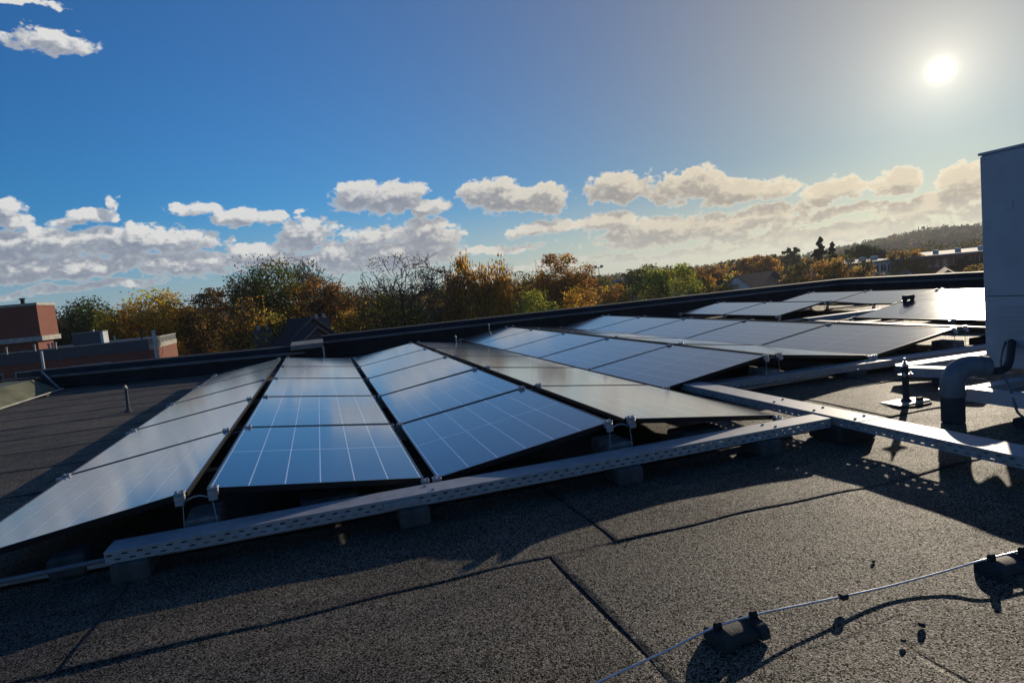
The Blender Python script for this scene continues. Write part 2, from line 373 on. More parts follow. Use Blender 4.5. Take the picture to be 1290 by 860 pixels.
# ------------------------------------------------------------------ the flat roof
Y0, CW = 2.57, 1.0
def wob(x, k): return .012*math.sin(x*1.7+k*2.1)+.008*math.sin(x*4.3+k)+.004*math.sin(x*11+k*5)
LAPS = {0: [1.17, -1.0, 5.1], -1: [.86, 4.3, -3.1], -2: [1.60, -1.6], 1: [3.9, -3.4, 8.], 2: [4.9, -4.2], 3: [-2.2, 6.5], 4: [-3.8, 9.]}
def roof():
    xs = set(np.round(np.arange(-7.2, 16.01, .09), 3))
    xs |= set(np.round(np.arange(-2.2, 4.4, .03), 3))
    for L in LAPS.values():
        for x in L: xs |= {round(x-.006, 4), round(x+.001, 4), round(x+.03, 4), round(x-.03, 4)}
    xs = np.array(sorted(xs)); rows = []
    for k in range(-5, 15):
        yb = Y0+k*CW
        fr = [0, .012, .03, .06, .1, .16, .23, .31, .4, .5, .6, .7, .8, .88, .93, .97, .994]
        if k > 3: fr = [0, .03, .1, .25, .45, .65, .85, .97, .994]
        for f in fr: rows.append((k, f, yb))
    V = np.zeros((len(rows), len(xs), 3)); SM = np.zeros((len(rows), len(xs)))
    r2 = np.random.default_rng(3); ph = r2.uniform(0, 6.28, (14, 4)); fq = r2.uniform(.6, 5.5, (14, 2))
    for i, (k, f, yb) in enumerate(rows):
        wk = np.array([wob(x, k) for x in xs]); wk1 = np.array([wob(x, k+1) for x in xs])
        y = yb+wk*(1-f)+wk1*f+f*CW
        z = (.0032 if k in (0, 1, 2) else .0005 if k == -1 else .0032)*(1-f)*np.clip(1, 0, 1)*np.ones(len(xs))
        z += (.0012 if k in (0, 1) else .0008)*np.exp(-((f-.0)/.05)**2)*(1+np.sin(xs*6+k)*.5)
        for q in range(14):
            z += (.0022 if q < 7 else .0018)*np.sin(xs*fq[q, 0]*(1 if q < 7 else 2.2)+ph[q, 0]+np.sin(y*.7))*np.sin(y*fq[q, 1]*(1.3 if q < 7 else 2.6)+ph[q, 1])
        for (w0, wx) in ((.62, 2.2), (.33, 1.1)):      # puckers that run with the sheets
            z += .0045*np.exp(-((f-w0-.05*np.sin(xs*.9+k))/.05)**2)*np.clip(np.sin(xs*wx+k*2.4), 0, 1)
        sm = np.exp(-(f/(.010 if k < 3 else .025))**2)*np.ones(len(xs)) + (1. if f > .99 else 0)
        if k in (-1, -2): sm *= 0.
        for lx in LAPS.get(k, []):
            off = .03*np.sin(f*5+lx)
            dd = xs-lx
            z += np.where(dd > 0, .0042*np.exp(-dd/.5), 0)*(0 if (k == -2 and f > .8) else .4*min(1, (.8-f)/.2) if k == -2 else min(1, f/.35) if k == -1 else 1); sm = np.maximum(sm, np.where((dd > -.009) & (dd < .007) & (not (k == -2 and f > .8)), 1, 0))
        V[i, :, 0] = xs; V[i, :, 1] = y; V[i, :, 2] = z-.004; SM[i] = np.clip(sm, 0, 1)
    for i, (k, f, yb) in enumerate(rows):      # laps run slightly askew
        for lx in LAPS.get(k, []):
            wgt = np.exp(-((xs-lx)/.25)**2); V[i, :, 0] += wgt*(.02*math.sin(f*4+lx)+.03*(f-.5))
    nr, nc = len(rows), len(xs); idx = np.arange(nr*nc).reshape(nr, nc)
    F = np.stack([idx[:-1, :-1], idx[:-1, 1:], idx[1:, 1:], idx[1:, :-1]], -1).reshape(-1, 4)
    me = bpy.data.meshes.new('flat_roof'); me.from_pydata(V.reshape(-1, 3).tolist(), [], F.tolist()); me.materials.append(M['roof'])
    a = me.attributes.new('seam', 'FLOAT', 'POINT'); a.data.foreach_set('value', SM.reshape(-1).astype(np.float32))
    o = bpy.data.objects.new('roof', me); COL.objects.link(o); tag(o, kind='structure')
roof()
# building below the roof
def building_walls():
    e = empty('flat_roofed_building', (4.5, 5, GZ)); tag(e, 'brick building carrying the panelled flat roof', 'building')
    e.location = (0, 0, 0)
    mb = MB(); mb.box(-7.4, 15.3, -3.0, 16.2, GZ, -.06); mb.build('wall', M['brick'], e)
    # parapets: inner upstand, pale lip, raised dark coping
    def run(a, b, h, nrm, name='parapet'):
        pp = [Vector((*q, 0)) for q in (a if isinstance(a, list) else [a, b])]; nn = [Vector((*q, 0)) for q in (nrm if isinstance(nrm, list) else [nrm]*2)]
        def P(i, o, z): q = pp[i]+nn[i]*o; return (q.x, q.y, z)
        mb = MB(); prof = [(0, -.05), (0, .06), (.05, .12), (.05, h), (.5, h), (.5, -.05)]
        mb.loft([[P(i_, o, z) for o, z in prof] for i_ in range(len(pp))]); w = mb.build(name, M['felt'], e)
        mb = MB(); prof = [(.025, h-.035), (.025, h+.006), (.07, h+.012), (.07, h-.035)]
        mb.loft([[P(i_, o, z) for o, z in prof] for i_ in range(len(pp))]); mb.build('coping_lip', M['capl'], w)
        mb = MB(); prof = [(.071, h+.003), (.14, h+.10), (.19, h+.125), (.52, h+.13), (.54, h-.06), (.501, h-.06), (.501, h+.003)]
        mb.loft([[P(i_, o, z) for o, z in prof] for i_ in range(len(pp))]); mb.build('coping', M['cap'], w)
        return w
    run([(0., 14.6), (14.4, 14.75), (14.5, -3)], None, .39, [(0, 1), (1, 1), (1, 0)])
    run((-5.9, 15.45), (-.35, 13.72), .28, (.287, .958))
    # the pale step where the two parapet heights meet
    mb = MB(); mb.hexa([(-.35,13.68,0),(0.,13.66,0),(0.,15.1,0),(-.35,15.1,0),(-.35,13.68,.37),(0.,13.66,.37),(0.,15.1,.41),(-.35,15.1,.41)]); w = mb.build('parapet', M['felt'], e)
    mb = MB(); mb.hexa([(-.62,13.62,.345),(.03,13.60,.345),(.03,14.5,.40),(-.62,14.5,.40),(-.62,13.62,.44),(.03,13.60,.44),(.03,14.5,.47),(-.62,14.5,.47)]); mb.build('coping', M['blockpale'], w)
    mb = MB(); mb.hexa([(.0,13.62,.0),(.035,13.62,.0),(.035,13.9,.0),(.0,13.9,.0),(.0,13.62,.343),(.035,13.62,.343),(.035,13.9,.343),(.0,13.9,.343)]); mb.build('flashing', M['pale'], w)
    # left parapet: sunlit mossy slope under a pale rail
    mb = MB(); prof = [(-5.25, -.05), (-5.25, .03), (-5.62, .27), (-6.1, .29), (-6.1, -.05)]
    mb.loft([[(x, -3, z) for x, z in prof], [(x, 15.0, z) for x, z in prof]]); w = mb.build('parapet', M['feltgreen'], e)
    mb = MB(); mb.box(-5.98, -5.83, -3, 13.9, .29, .36); mb.build('coping', M['pale'], w)
    mb = MB(); mb.hexa([(-6.3,15.0,-.03),(-5.15,15.0,-.03),(-5.1,15.5,-.03),(-6.3,15.5,-.03),(-6.3,15.0,.31),(-5.6,15.0,.30),(-5.45,15.5,.30),(-6.3,15.5,.31)]); mb.build('parapet_corner', M['felt'], e)
building_walls()
# ------------------------------------------------------------------ solar panels
PW, PL, PIT = 1.134, 1.722, 1.7498
TH = .144; TH6 = .155
def make_panel():
    e = empty('solar_panel', (0, 0, 0))
    mb = MB(); fw, h = .010, .032
    mb.box(0, PW, 0, fw, 0, h); mb.box(0, PW, PL-fw, PL, 0, h); mb.box(0, fw, fw, PL-fw, 0, h); mb.box(PW-fw, PW, fw, PL-fw, 0, h)
    mb.box(fw, .03, fw, PL-fw, 0, .002); mb.box(PW-.03, PW-fw, fw, PL-fw, 0, .002)
    mb.build('frame', M['frame'], e)
    mb = MB(); mb.box(fw, PW-fw, fw, PL-fw, h-.008, h-.0025); mb.build('glass', M['glass'], e, fix=True)
    mb = MB(); mb.box(PW*.5-.15, PW*.5-.07, PL*.5-.05, PL*.5+.05, h-.03, h-.009); mb.build('junction_box', M['rubber'], e)
    return e
proto = make_panel(); KIDS[proto.name] = list(proto.children); first = [True]
ORD = ['nearest', 'second nearest', 'middle', 'fourth nearest', 'farthest']
def place_panel(face_left, xlow, y, zlow, th, label, group):
    o = proto if first[0] else copy_tree(proto); first[0] = False
    if face_left: o.location = (xlow, y, zlow-.032); o.rotation_euler = (0, -th, 0)
    else: o.location = (xlow, y+PL, zlow-.032); o.rotation_euler = (0, -th, math.pi)
    jit = random.uniform(-.0035, .0035); o.rotation_euler.y += jit; o.rotation_euler.x += random.uniform(-.0012, .0012)
    tag(o, label, 'solar panel', group)
c0, PER, GR, GV = -.7036, 2.4117, .088, .079
RS = [(c0, 3.570), (c0+PER, 3.570), (c0+2*PER, 5.11), (c0+3*PER, 5.11)]
wc = PW*math.cos(TH)
SLN = ['leftmost slope', 'second slope from the left', 'third slope from the left', 'fourth slope from the left', 'fifth slope from the left', 'sixth slope from the left', 'seventh slope from the left', 'eighth slope from the left, behind its ridge']
for i, (rx, s) in enumerate(RS):
    for side in (0, 1):
        fi = 2*i+side
        for k in range(5):
            y = s+k*PIT
            xl = rx-GR/2-wc if side == 0 else rx+GR/2+wc
            lab = {(0,0): 'black solar panel cut by the picture edge, nearest on the leftmost slope',
                   (1,0): 'nearest solar panel with white cell lines on the slope right of the first ridge'}.get((fi, k), f'{ORD[k]} of five solar panels on the {SLN[fi]}')
            place_panel(side == 0, xl, y, .15 if side == 0 else .167, TH if side == 0 else .129, lab, 'solar panels in the four long ridges')
# far groups beyond the walkway
RX5, RX6 = 9.72, 12.05
for k, w_ in ((0, 'near'), (1, 'far')):
    place_panel(True, RX5-GR/2-wc, 10.33+k*PIT, .15, TH, f'{w_} one of two pale solar panels on the short far ridge', 'solar panels in the far groups')
    place_panel(False, RX5+GR/2+wc, 10.33+k*PIT, .15, TH, f'{w_} panel on the hidden back slope of the short far ridge', 'solar panels in the far groups')
for k in range(3):
    y = 8.50-(k+1)*PIT+.028
    place_panel(True, RX5-GR/2-wc, y, .15, TH, f"{['farthest', 'middle', 'nearest'][k]} panel of the detached ridge cut off by the air unit", 'solar panels in the far groups')
    place_panel(False, RX5+GR/2+wc, y, .15, TH, f"{['farthest', 'middle', 'nearest'][k]} back-slope panel of the detached ridge by the air unit", 'solar panels in the far groups')
wc6 = PW*math.cos(TH6)
O6 = ['farthest', 'second farthest', 'third farthest', 'fourth farthest', 'fifth farthest']
for k in range(5):
    y = 13.28-(k+1)*PIT+.028
    place_panel(True, RX6-GR/2-wc6, y, .16, TH6, f'{O6[k]} panel of the last bright ridge before the parapet', 'solar panels in the far groups')
# ------------------------------------------------------------------ mounting supports
def clampm(mb, x, y0, z, sx, th=0.):
    # stepped end clamp with two bolt heads, reaching out along -y
    mb.box(x-.025, x+.025, y0-.042, y0+.012, z-.004, z+.008, ch=.002)
    mb.box(x-.025, x+.025, y0-.042, y0-.006, z-.036, z-.006, ch=.003)
    mb.box(x-.022, x+.022, y0-.052, y0-.03, z-.056, z-.034, ch=.003)
    for dx in (-.014, .014):
        mb.tube([(x+dx, y0-.022, z+.008), (x+dx, y0-.022, z+.018)], .007, 6)
def make_support(th, zlow, gapr, name='panel_support'):
    e = empty(name, (0, 0, 0)); w = PW*math.cos(th); zr = zlow+PW*math.sin(th)
    mb = MB(); mb.box(-w-.10, w+.10, -.028, .012, .012, .045, ch=.003); mb.build('base_rail', M['alu'], e)
    for sx in (-1, 1):
        x = sx*(gapr/2+.035)
        mb = MB(); mb.tube([(x-sx*.01, -.02, zr-.05), (x+sx*.006, -.02, .045)], .0025, 6); mb.build('ridge_leg', M['galv'], e)
        mb = MB(); clampm(mb, x, 0, zr+.0, sx); mb.build('clamp', M['alu'], e)
        xl = sx*(gapr/2+w+.005)
        mb = MB(); clampm(mb, xl, 0, zlow+.0, sx); mb.box(xl-.03*1, xl+.03, -.03, .0, .045, zlow-.05, ch=.003); mb.box(min(xl, xl+sx*.07), max(xl, xl+sx*.07), -.03, .01, zlow-.035, zlow-.012, ch=.003)
        mb.build('clamp', M['alu'], e)
        mb = MB(); mb.box(xl-.09, xl+.09, -.06, .05, .001, .013); mb.build('rubber_pad', M['rubber'], e)
    a = [(x_, -.02, zr-.045-.02*math.sin(math.pi*q/6)*-1) for q, x_ in enumerate(np.linspace(-.06, .06, 7))]
    mb = MB(); mb.tube(a, .0045, 6); mb.build('ridge_brace', M['galv'], e)
    return e
sup = make_support(TH, .15, GR); KIDS[sup.name] = list(sup.children); sf = [True]
def put_support(x, y, label):
    o = sup if sf[0] else copy_tree(sup); sf[0] = False
    o.location = (x, y, 0); tag(o, label, 'panel support', 'aluminium supports clamping the solar panels')
RN = ['first', 'second', 'third', 'fourth']
SN = ['near end', 'first seam', 'second seam', 'third seam', 'fourth seam', 'far end']
for i, (rx, s) in enumerate(RS):
    for k in range(6):
        y = s+k*PIT+(-.014 if k else -.001)
        put_support(rx, y, f'aluminium support with silver clamps at the {SN[k]} of the {RN[i]} ridge from the left')
for k, w_ in enumerate(('near end', 'middle seam', 'far end')): put_support(RX5, 10.33+k*PIT-.014, f'aluminium support at the {w_} of the short far ridge')
for k, w_ in enumerate(('far end', 'far seam', 'near seam', 'near end')): put_support(RX5, 8.50-k*PIT+.014, f'aluminium support at the {w_} of the detached ridge by the air unit')
s6 = make_support(TH6, .16, GR)
for k in range(6):
    o = s6 if k == 0 else None
    if o is None:
        o = s6.copy(); COL.objects.link(o)
        for ch in KID6: c = ch.copy(); COL.objects.link(c); c.parent = o
    else: KID6 = list(s6.children)
    o.location = (RX6, 13.28-k*PIT+.014, 0)
    tag(o, f"aluminium support under the last bright ridge, {['far end', 'first seam from the back', 'second seam from the back', 'third seam from the back', 'fourth seam from the back', 'near end'][k]}", 'panel support', 'aluminium supports clamping the solar panels')
# ballast blocks
def block(x, y, z0, lx, ly, h, rz, label, mt='blockdark', name='ballast_block', group='concrete blocks weighing down frames and trays'):
    mb = MB(); mb.box(-lx/2, lx/2, -ly/2, ly/2, 0, h, ch=.010)
    o = mb.build(name, M[mt]); o.location = (x, y, z0); o.rotation_euler = (0, 0, rz); tag(o, label, 'block', group); return o
for i, (rx, s) in enumerate(RS):
    block(rx, s+.12, .048, .17, .26, .115, .03, f'grey concrete block on the near rail under the {RN[i]} ridge from the left', 'block')
    block(rx+GR/2+.60, s+.16, .048, .32, .2, .08, .02, f'flat concrete block lying right of the {RN[i]} ridge support')
block(-1.32, 3.62, .001, .16, .2, .10, .1, 'dark concrete block standing alone under the leftmost slope')
block(-1.98, 3.55, .001, .60, .2, .085, -.03, 'long low concrete slab behind the thin grey conduit')
# ------------------------------------------------------------------ cable trays
def tray(a, b, ztop, label, w=.155, h=.060, perf=True, name='cable_tray', bolts=()):
    a = Vector(a); b = Vector(b); L = (b-a).length; ang = math.atan2(b.y-a.y, b.x-a.x)
    e = empty(name, (a.x, a.y, 0), (0, 0, ang)); tag(e, label, 'cable tray', 'perforated steel cable trays')
    z0 = ztop-h; t = .002
    mb = MB(); mb.box(0, L, -w/2-.003, w/2+.003, ztop-.003, ztop); mb.box(0, L, -w/2-.004, -w/2-.0015, ztop-.012, ztop-.003); mb.box(0, L, w/2+.0015, w/2+.004, ztop-.012, ztop-.003)
    for bx in bolts: mb.tube([(bx, w*.28, ztop), (bx, w*.28, ztop+.008)], .009, 6); mb.tube([(bx+.03, -w*.28, ztop), (bx+.03, -w*.28, ztop+.008)], .009, 6)
    for jx in np.arange(2.05, L, 3.): mb.box(jx-.002, jx+.002, -w/2-.0045, w/2+.0045, ztop+.0005, ztop+.0018)
    mb.build('lid', M['galv'], e)
    rows_ = [(z0, z0+.012, 0), (z0+.012, z0+.019, 1), (z0+.019, z0+.036, 0), (z0+.036, z0+.043, 2), (z0+.043, ztop-.003, 0)]
    for sy in (-1, 1):
        mb = MB(); y0, y1 = sorted((sy*w/2, sy*(w/2-t)))
        for (za, zb, r) in rows_:
            if r == 0 or not perf: mb.box(0, L, y0, y1, za, zb)
            else:
                x = -.02 if r == 1 else .012; pit = .064; slot = .025
                xc = 0. if r == 1 else -.032
                while xc < L:
                    # solid then slot
                    xe = min(L, xc+pit-slot); mb.box(max(0, xc), max(.002, xe), y0, y1, za, zb); xc += pit
        mb.build('side_wall', M['galv'], e)
    mb = MB()
    for yy in np.linspace(-w/2+.0025, w/2-.0025-.02, 4): mb.box(0, L, yy, yy+.02, z0, z0+.002)
    for xx in np.arange(0, L-.03, .12): mb.box(xx, xx+.03, -w/2+.0025, w/2-.0025, z0+.0022, z0+.0035)
    mb.build('tray_bottom', M['galv'], e)
    return e
tray((-1.08, 3.40), (3.10, 3.385), .155, 'long pale perforated tray crossing in front of the first two ridges', bolts=(1.53, 2.75, 3.75))
tray((3.235, 5.17), (3.235, 1.2), .157, 'perforated tray running toward the camera right of the second ridge', w=.185, bolts=(1.2, 1.6, 1.95))
tray((3.36, 5.17), (6.9, 4.86), .120, 'perforated tray passing behind the roof fixing post toward the air unit', w=.16, h=.060)
tray((7.62, 8.3), (7.42, 4.9), .20, 'narrow bright tray along the near side of the detached ridge', w=.12, h=.06)
tray((5.05, 4.50), (7.2, 4.36), .150, 'smooth tray catching the sun behind the grey gooseneck pipe', w=.15, h=.08, perf=False)
tray((5.0, 4.38), (5.22, 3.9), .150, 'short smooth tray branching off behind the roof fixing post', w=.12, h=.08, perf=False)
tray((8.5, 9.55), (12.2, 9.45), .12, 'blue-grey tray crossing the gap between the far ridges', w=.16, h=.08, perf=False)
TB = [(-.98, 3.40, 'left end'), (.36, 3.37, 'first third'), (1.62, 3.37, 'middle'), (2.6, 3.37, 'right third')]
for x, y, w_ in TB: block(x, y, .001, .16, .22, .092, .0, f'concrete block carrying the long front tray at its {w_}')
block(3.235, 3.36, .001, .30, .28, .095, .0, 'dark block under the junction of the two near trays', 'rubber')
block(3.235, 4.9, .001, .2, .2, .095, .0, 'block under the far end of the tray beside the second ridge')
block(3.235, 1.6, .001, .2, .2, .095, .0, 'block carrying the near end of the tray toward the camera')
block(5.0, 5.02, .001, .25, .14, .058, 0, 'low block under the tray behind the fixing post')
block(6.4, 4.90, .001, .25, .14, .058, 0, 'low block under the tray end by the air unit')
block(6.2, 4.43, .001, .2, .14, .068, 0, 'block carrying the smooth sunlit tray')
block(5.1, 4.15, .001, .1, .12, .068, 0, 'small block under the short branching tray')
for k in range(3): block(7.6-.06*k, 7.9-k*1.3, .001, .14, .2, .138, 0, f"tall block under the narrow bright tray, {['far', 'middle', 'near'][k]} one")
for k in range(2): block(9.0+k*2.4, 9.53-.06*k, .001, .2, .14, .038, 0, f"low block under the tray between far ridges, {['left', 'right'][k]} one")
# splice plate and clips on the front tray
e = empty('splice_bracket', (.30, 3.31, .125)); tag(e, 'small bolted splice bracket on the face of the long front tray', 'bracket')
mb = MB(); mb.box(-.09, .09, -.006, -.0, -.022, .016, ch=.002); mb.build('plate', M['galv'], e)
for bx in (-.06, .0, .06):
    mb = MB(); mb.tube([(bx, -.006, -.003), (bx, -.016, -.003)], .008, 6); mb.build('bolt', M['alu'], e)
# thin conduit at the left
mb = MB(); mb.tube([(-1.09, 3.40, .095), (-1.6, 3.385, .088), (-2.3, 3.36, .08), (-3.2, 3.32, .075)], .011, 10)
tag(mb.build('conduit', M['pvc'], smooth=True), 'thin grey conduit leaving the left end of the front tray', 'conduit')
mb = MB(); mb.box(-.7, .7, -.02, .02, 0, .035, ch=.004); o = mb.build('loose_rail', M['alu']); o.location = (-2.95, 3.50, .002); tag(o, 'short aluminium rail end lying behind the thin conduit', 'rail')
# ------------------------------------------------------------------ lightning wire and holders
def wire(pts, rad, label, mt='wire', name='lightning_wire'):
    P = [Vector(p) for p in pts]; out = []
    for i in range(len(P)-1):
        p0, p1, p2, p3 = P[max(i-1, 0)], P[i], P[i+1], P[min(i+2, len(P)-1)]
        for q in range(8):
            t_ = q/8; out.append(.5*((2*p1)+(-p0+p2)*t_+(2*p0-5*p1+4*p2-p3)*t_*t_+(-p0+3*p1-3*p2+p3)*t_**3))
    out.append(P[-1]); mb = MB(); mb.tube(out, rad, 10); o = mb.build(name, M[mt], smooth=True); tag(o, label, 'wire'); return o
wire([(-.4, 1.51, .030), (.30, 1.59, .024), (.85, 1.672, .036), (1.09, 1.705, .052), (1.27, 1.71, .052), (1.50, 1.715, .034), (1.8, 1.705, .022), (2.05, 1.68, .034), (2.20, 1.655, .052), (2.42, 1.64, .052), (2.8, 1.61, .04), (3.4, 1.58, .038)], .0038, 'bare metal wire crossing the felt on two black holders')
def holder(x, y, label, rz=.02):
    e = empty('wire_holder', (x, y, 0), (0, 0, rz)); e.scale = (.86, .86, .62); tag(e, label, 'wire holder', 'black holders carrying the lightning wire')
    mb = MB(); n = 14
    def ring(sx, ins):
        out = []
        for q in range(n+1):
            a_ = math.pi*q/n; out.append((sx, math.cos(a_)*(.068-ins), max(.001, math.sin(a_)**.45*(.074-ins))))
        return out
    mb.loft([ring(-.108, .012), ring(-.100, 0), ring(-.062, 0), ring(-.060, .016), ring(.060, .016), ring(.062, 0), ring(.100, 0), ring(.108, .012)])
    mb.build('body', M['rubber'], e, smooth=True)
    for sx in (-.082, .082):
        mb = MB(); mb.box(sx-.014, sx+.014, -.010, -.0048, .066, .112, ch=.002); mb.box(sx-.014, sx+.014, .0048, .010, .066, .108, ch=.002); mb.box(sx-.014, sx+.014, -.010, .010, .066, .094); mb.box(sx-.012, sx+.012, -.008, .004, .106, .116, ch=.002)
        mb.build('clip', M['rubber'], e)
    return e
hp = [holder(1.175, 1.703, 'black wire holder near the bottom edge, left one of two', .05), holder(2.30, 1.643, 'black wire holder at the right picture edge', -.07)]
mb = MB(); mb.box(-.014, .014, -.012, .012, 0, .02, ch=.003); o = mb.build('wire_clip', M['rubber']); o.location = (1.62, 1.712, .018); tag(o, 'small dark clip on the bare wire between the two holders', 'clip')
# pebbles / bits of felt
for i, (x, y, r, l) in enumerate([(1.95, 1.9, .009, 'dark pebble on the felt above the bare wire'), (1.72, 1.50, .014, 'dark crumb of felt below the wire, upper one'), (1.60, 1.46, .010, 'dark crumb of felt below the wire, lower one')]):
    mb = MB(); rg = [[(math.cos(a_)*r*k*random.uniform(.8, 1.2), math.sin(a_)*r*k*random.uniform(.6, 1.1), z) for a_ in [2*math.pi*j/8 for j in range(8)]] for k, z in ((.7, 0), (1, r*.4), (.6, r*.9))]
    mb.loft(rg); o = mb.build('pebble', M['rubber'], smooth=True); o.location = (x, y, .002); tag(o, l, 'pebble')
# ------------------------------------------------------------------ roof fixing post
e = empty('fixing_post', (4.31, 3.81, 0)); tag(e, 'short steel fixing post on a taped base plate right of the trays', 'post')
mb = MB()
mb.loft([[(.21*math.cos(a_)*(1+.12*math.sin(3*a_)), .15*math.sin(a_)*(1+.1*math.cos(2*a_)), z) for a_ in [2*math.pi*j/20 for j in range(20)]] for z in (.004, .012)]); mb.build('bitumen_patch', M['rubber'], e)
mb = MB(); mb.box(-.17, .02, -.09, .09, .012, .020, ch=.002); mb.box(.03, .15, -.08, .07, .012, .021, ch=.002); mb.build('base_plate', M['pale'], e)
mb = MB(); mb.tube([(0, 0, .018), (0, 0, .30)], .024, 16); mb.tube([(0, 0, .018), (0, 0, .04)], [.045, .026], 16); mb.build('pole', M['pipe'], e, smooth=True)
mb = MB(); mb.box(-.065, .065, -.035, .035, .30, .307, ch=.002); mb.tube([(0, 0, .307), (0, 0, .36)], .008, 8); mb.tube([(0, 0, .318), (0, 0, .332)], .016, 6); mb.tube([(0, 0, .307), (0, 0, .316)], .024, 12); mb.build('top_plate', M['alu'], e)
mb = MB(); mb.box(-.05, .05, -.03, .03, .225, .235, ch=.002)
for sx in (-.033, .033): mb.tube([(sx, -.02, .215), (sx, -.02, .25)], .007, 6)
mb.build('clamp', M['alu'], e)
mb = MB(); mb.box(.055, .11, -.06, -.03, .021, .045, ch=.004); mb.build('strap_buckle', M['rubber'], e)
# ------------------------------------------------------------------ gooseneck pipe
e = empty('gooseneck_pipe', (4.06, 3.23, 0)); tag(e, 'grey gooseneck pipe bending toward the white air unit', 'pipe')
mb = MB(); mb.tube([(0, 0, .0), (0, 0, .23)], .071, 28); mb.build('riser', M['pipe'], e, smooth=True)
mb = MB(); rr = .125; pts = [(0, 0, .20), (0, 0, .245)]
dirv = Vector((.93, -.36, 0)).normalized()
for q in range(1, 15):
    a_ = math.pi*.5*q/14*1.18; pts.append(tuple(dirv*(rr-rr*math.cos(a_))+Vector((0, 0, .245+rr*math.sin(a_)))))
t_ = (Vector(pts[-1])-Vector(pts[-2])).normalized(); pts.append(tuple(Vector(pts[-1])+t_*.04))
mb.tube(pts, .074, 28); 
for q in (0, len(pts)-1):
    p = Vector(pts[q]); d_ = (Vector(pts[min(q+1, len(pts)-1)])-Vector(pts[max(q-1, 0)])).normalized(); mb.tube([p-d_*.025, p+d_*.025], .0785, 28)
mb.build('elbow', M['pvc'], e, smooth=True)
endp = Vector(pts[-1])
# ------------------------------------------------------------------ air unit
AX, AY1, AY0 = 4.82, 3.56, 2.22
e = empty('air_unit', (AX, AY1, 0)); tag(e, 'tall white rooftop air unit cut off by the right picture edge', 'air unit')
mb = MB(); mb.box(0, .62, -(AY1-AY0), 0, .25, 1.835, ch=.012); cab = mb.build('cabinet', M['acwhite'], e)
mb = MB(); mb.box(-.006, .66, -(AY1-AY0)-.02, .006, 1.836, 1.855, ch=.004); mb.build('lid', M['acwhite'], e)
mb = MB(); mb.box(-.006, -.001, -.40, -.02, .34, .78, ch=.0); mb.box(-.006, -.001, -1.2, -.415, .34, 1.81); mb.box(-.006, -.001, -.405, -.02, .795, 1.81); mb.build('access_panel', M['acwhite'], e)
mb = MB(); mb.box(-.004, -.0008, -.413, -.407, .34, 1.81); mb.box(-.004, -.0008, -.40, -.02, .788, .794); mb.build('gap_shade', M['pvc'], e)  # grey strips laid in the seams, standing in for the shade of the gaps
for yy in (-.05, -.37, -.47):
    for zz in (.37, .75, .83, 1.3, 1.8):
        mb = MB(); mb.tube([(-.0055, yy, zz), (-.010, yy, zz)], .007, 6); mb.build('screw', M['galv'], e)
mb = MB()
for z in np.arange(.36, .74, .035): mb.box(-.016, -.006, -.36, -.14, z, z+.014)
mb.build('louvre', M['acwhite'], e)
mb = MB(); mb.box(-.013, -.006, -.24, -.18, 1.42, 1.47, ch=.002); mb.build('latch', M['acwhite'], e)
for yy in (-.10, -1.10):
    mb = MB(); mb.box(.05, .57, yy-.05, yy+.05, .2, .25); mb.build('foot', M['galv'], e)
e2 = empty('base_frame', (4.24, 3.32, 0)); tag(e2, 'pale steel channel frame carrying the air unit on rubber feet', 'support frame')
def chan(mb, x0, x1, y0, y1, z0, z1, open_):
    mb.box(x0, x1, y0, y1, z1-.006, z1); mb.box(x0, x1, y0, y1, z0, z0+.006)
    if open_ == 'x': mb.box(x0+.0, x0+.006, y0, y1, z0+.006, z1-.006)
    else: mb.box(x0, x1, y1-.006, y1, z0+.006, z1-.006)
mb = MB(); chan(mb, 0, .09, -1.5, 0, .11, .198, 'x'); mb.build('beam', M['acwhite'], e2); mb = MB(); chan(mb, 1.15, 1.24, -1.5, 0, .11, .198, 'x'); mb.build('beam', M['acwhite'], e2)
mb = MB(); chan(mb, .092, 1.148, -.09, 0, .113, .195, 'y'); mb.build('crossbeam', M['acwhite'], e2); mb = MB(); chan(mb, .092, 1.148, -1.4, -1.31, .113, .195, 'y'); mb.build('crossbeam', M['acwhite'], e2)
for (fx, fy) in ((.045, -.45), (.045, -1.35), (1.19, -.45), (1.19, -1.35)):
    mb = MB(); mb.tube([(fx, fy, .11), (fx, fy, .05)], .018, 10); mb.box(fx-.09, fx+.09, fy-.07, fy+.07, 0.002, .05, ch=.008); mb.tube([(fx, fy, .05), (fx, fy, .075)], [.05, .03], 12); mb.build('rubber_foot', M['rubber'], e2)
P0 = Vector((4.06, 3.23, 0))+endp
wire([tuple(P0-Vector((.03, -.01, 0))), tuple(P0+Vector((.08, -.05, -.03))), tuple(P0+Vector((.22, -.02, .0))), (AX+.0, AY1-.20, .455)], .025, 'thick black insulated line from the gooseneck into the air unit', 'rubber', 'insulated_line')
wire([(AX-.01, AY1-.16, .45), (4.42, 3.16, .36), (4.26, 2.98, .20), (4.24, 2.92, .07), (4.36, 2.86, .02), (4.6, 2.80, .02)], .008, 'grey cable looping from the air unit down to the roof', 'pvc', 'cable')
# black object on the far panel ridge
e = empty('sensor_box', (RX5-.02, 8.45, .33)); tag(e, 'small black box standing on the corner of the detached ridge', 'box')
mb = MB(); mb.box(-.10, .10, -.05, .05, .01, .085, ch=.012); mb.build('body', M['rubber'], e)
for sx in (-.08, .08):
    mb = MB(); mb.box(sx-.02, sx+.02, -.03, .03, -.04, .02, ch=.004); mb.build('foot', M['rubber'], e)
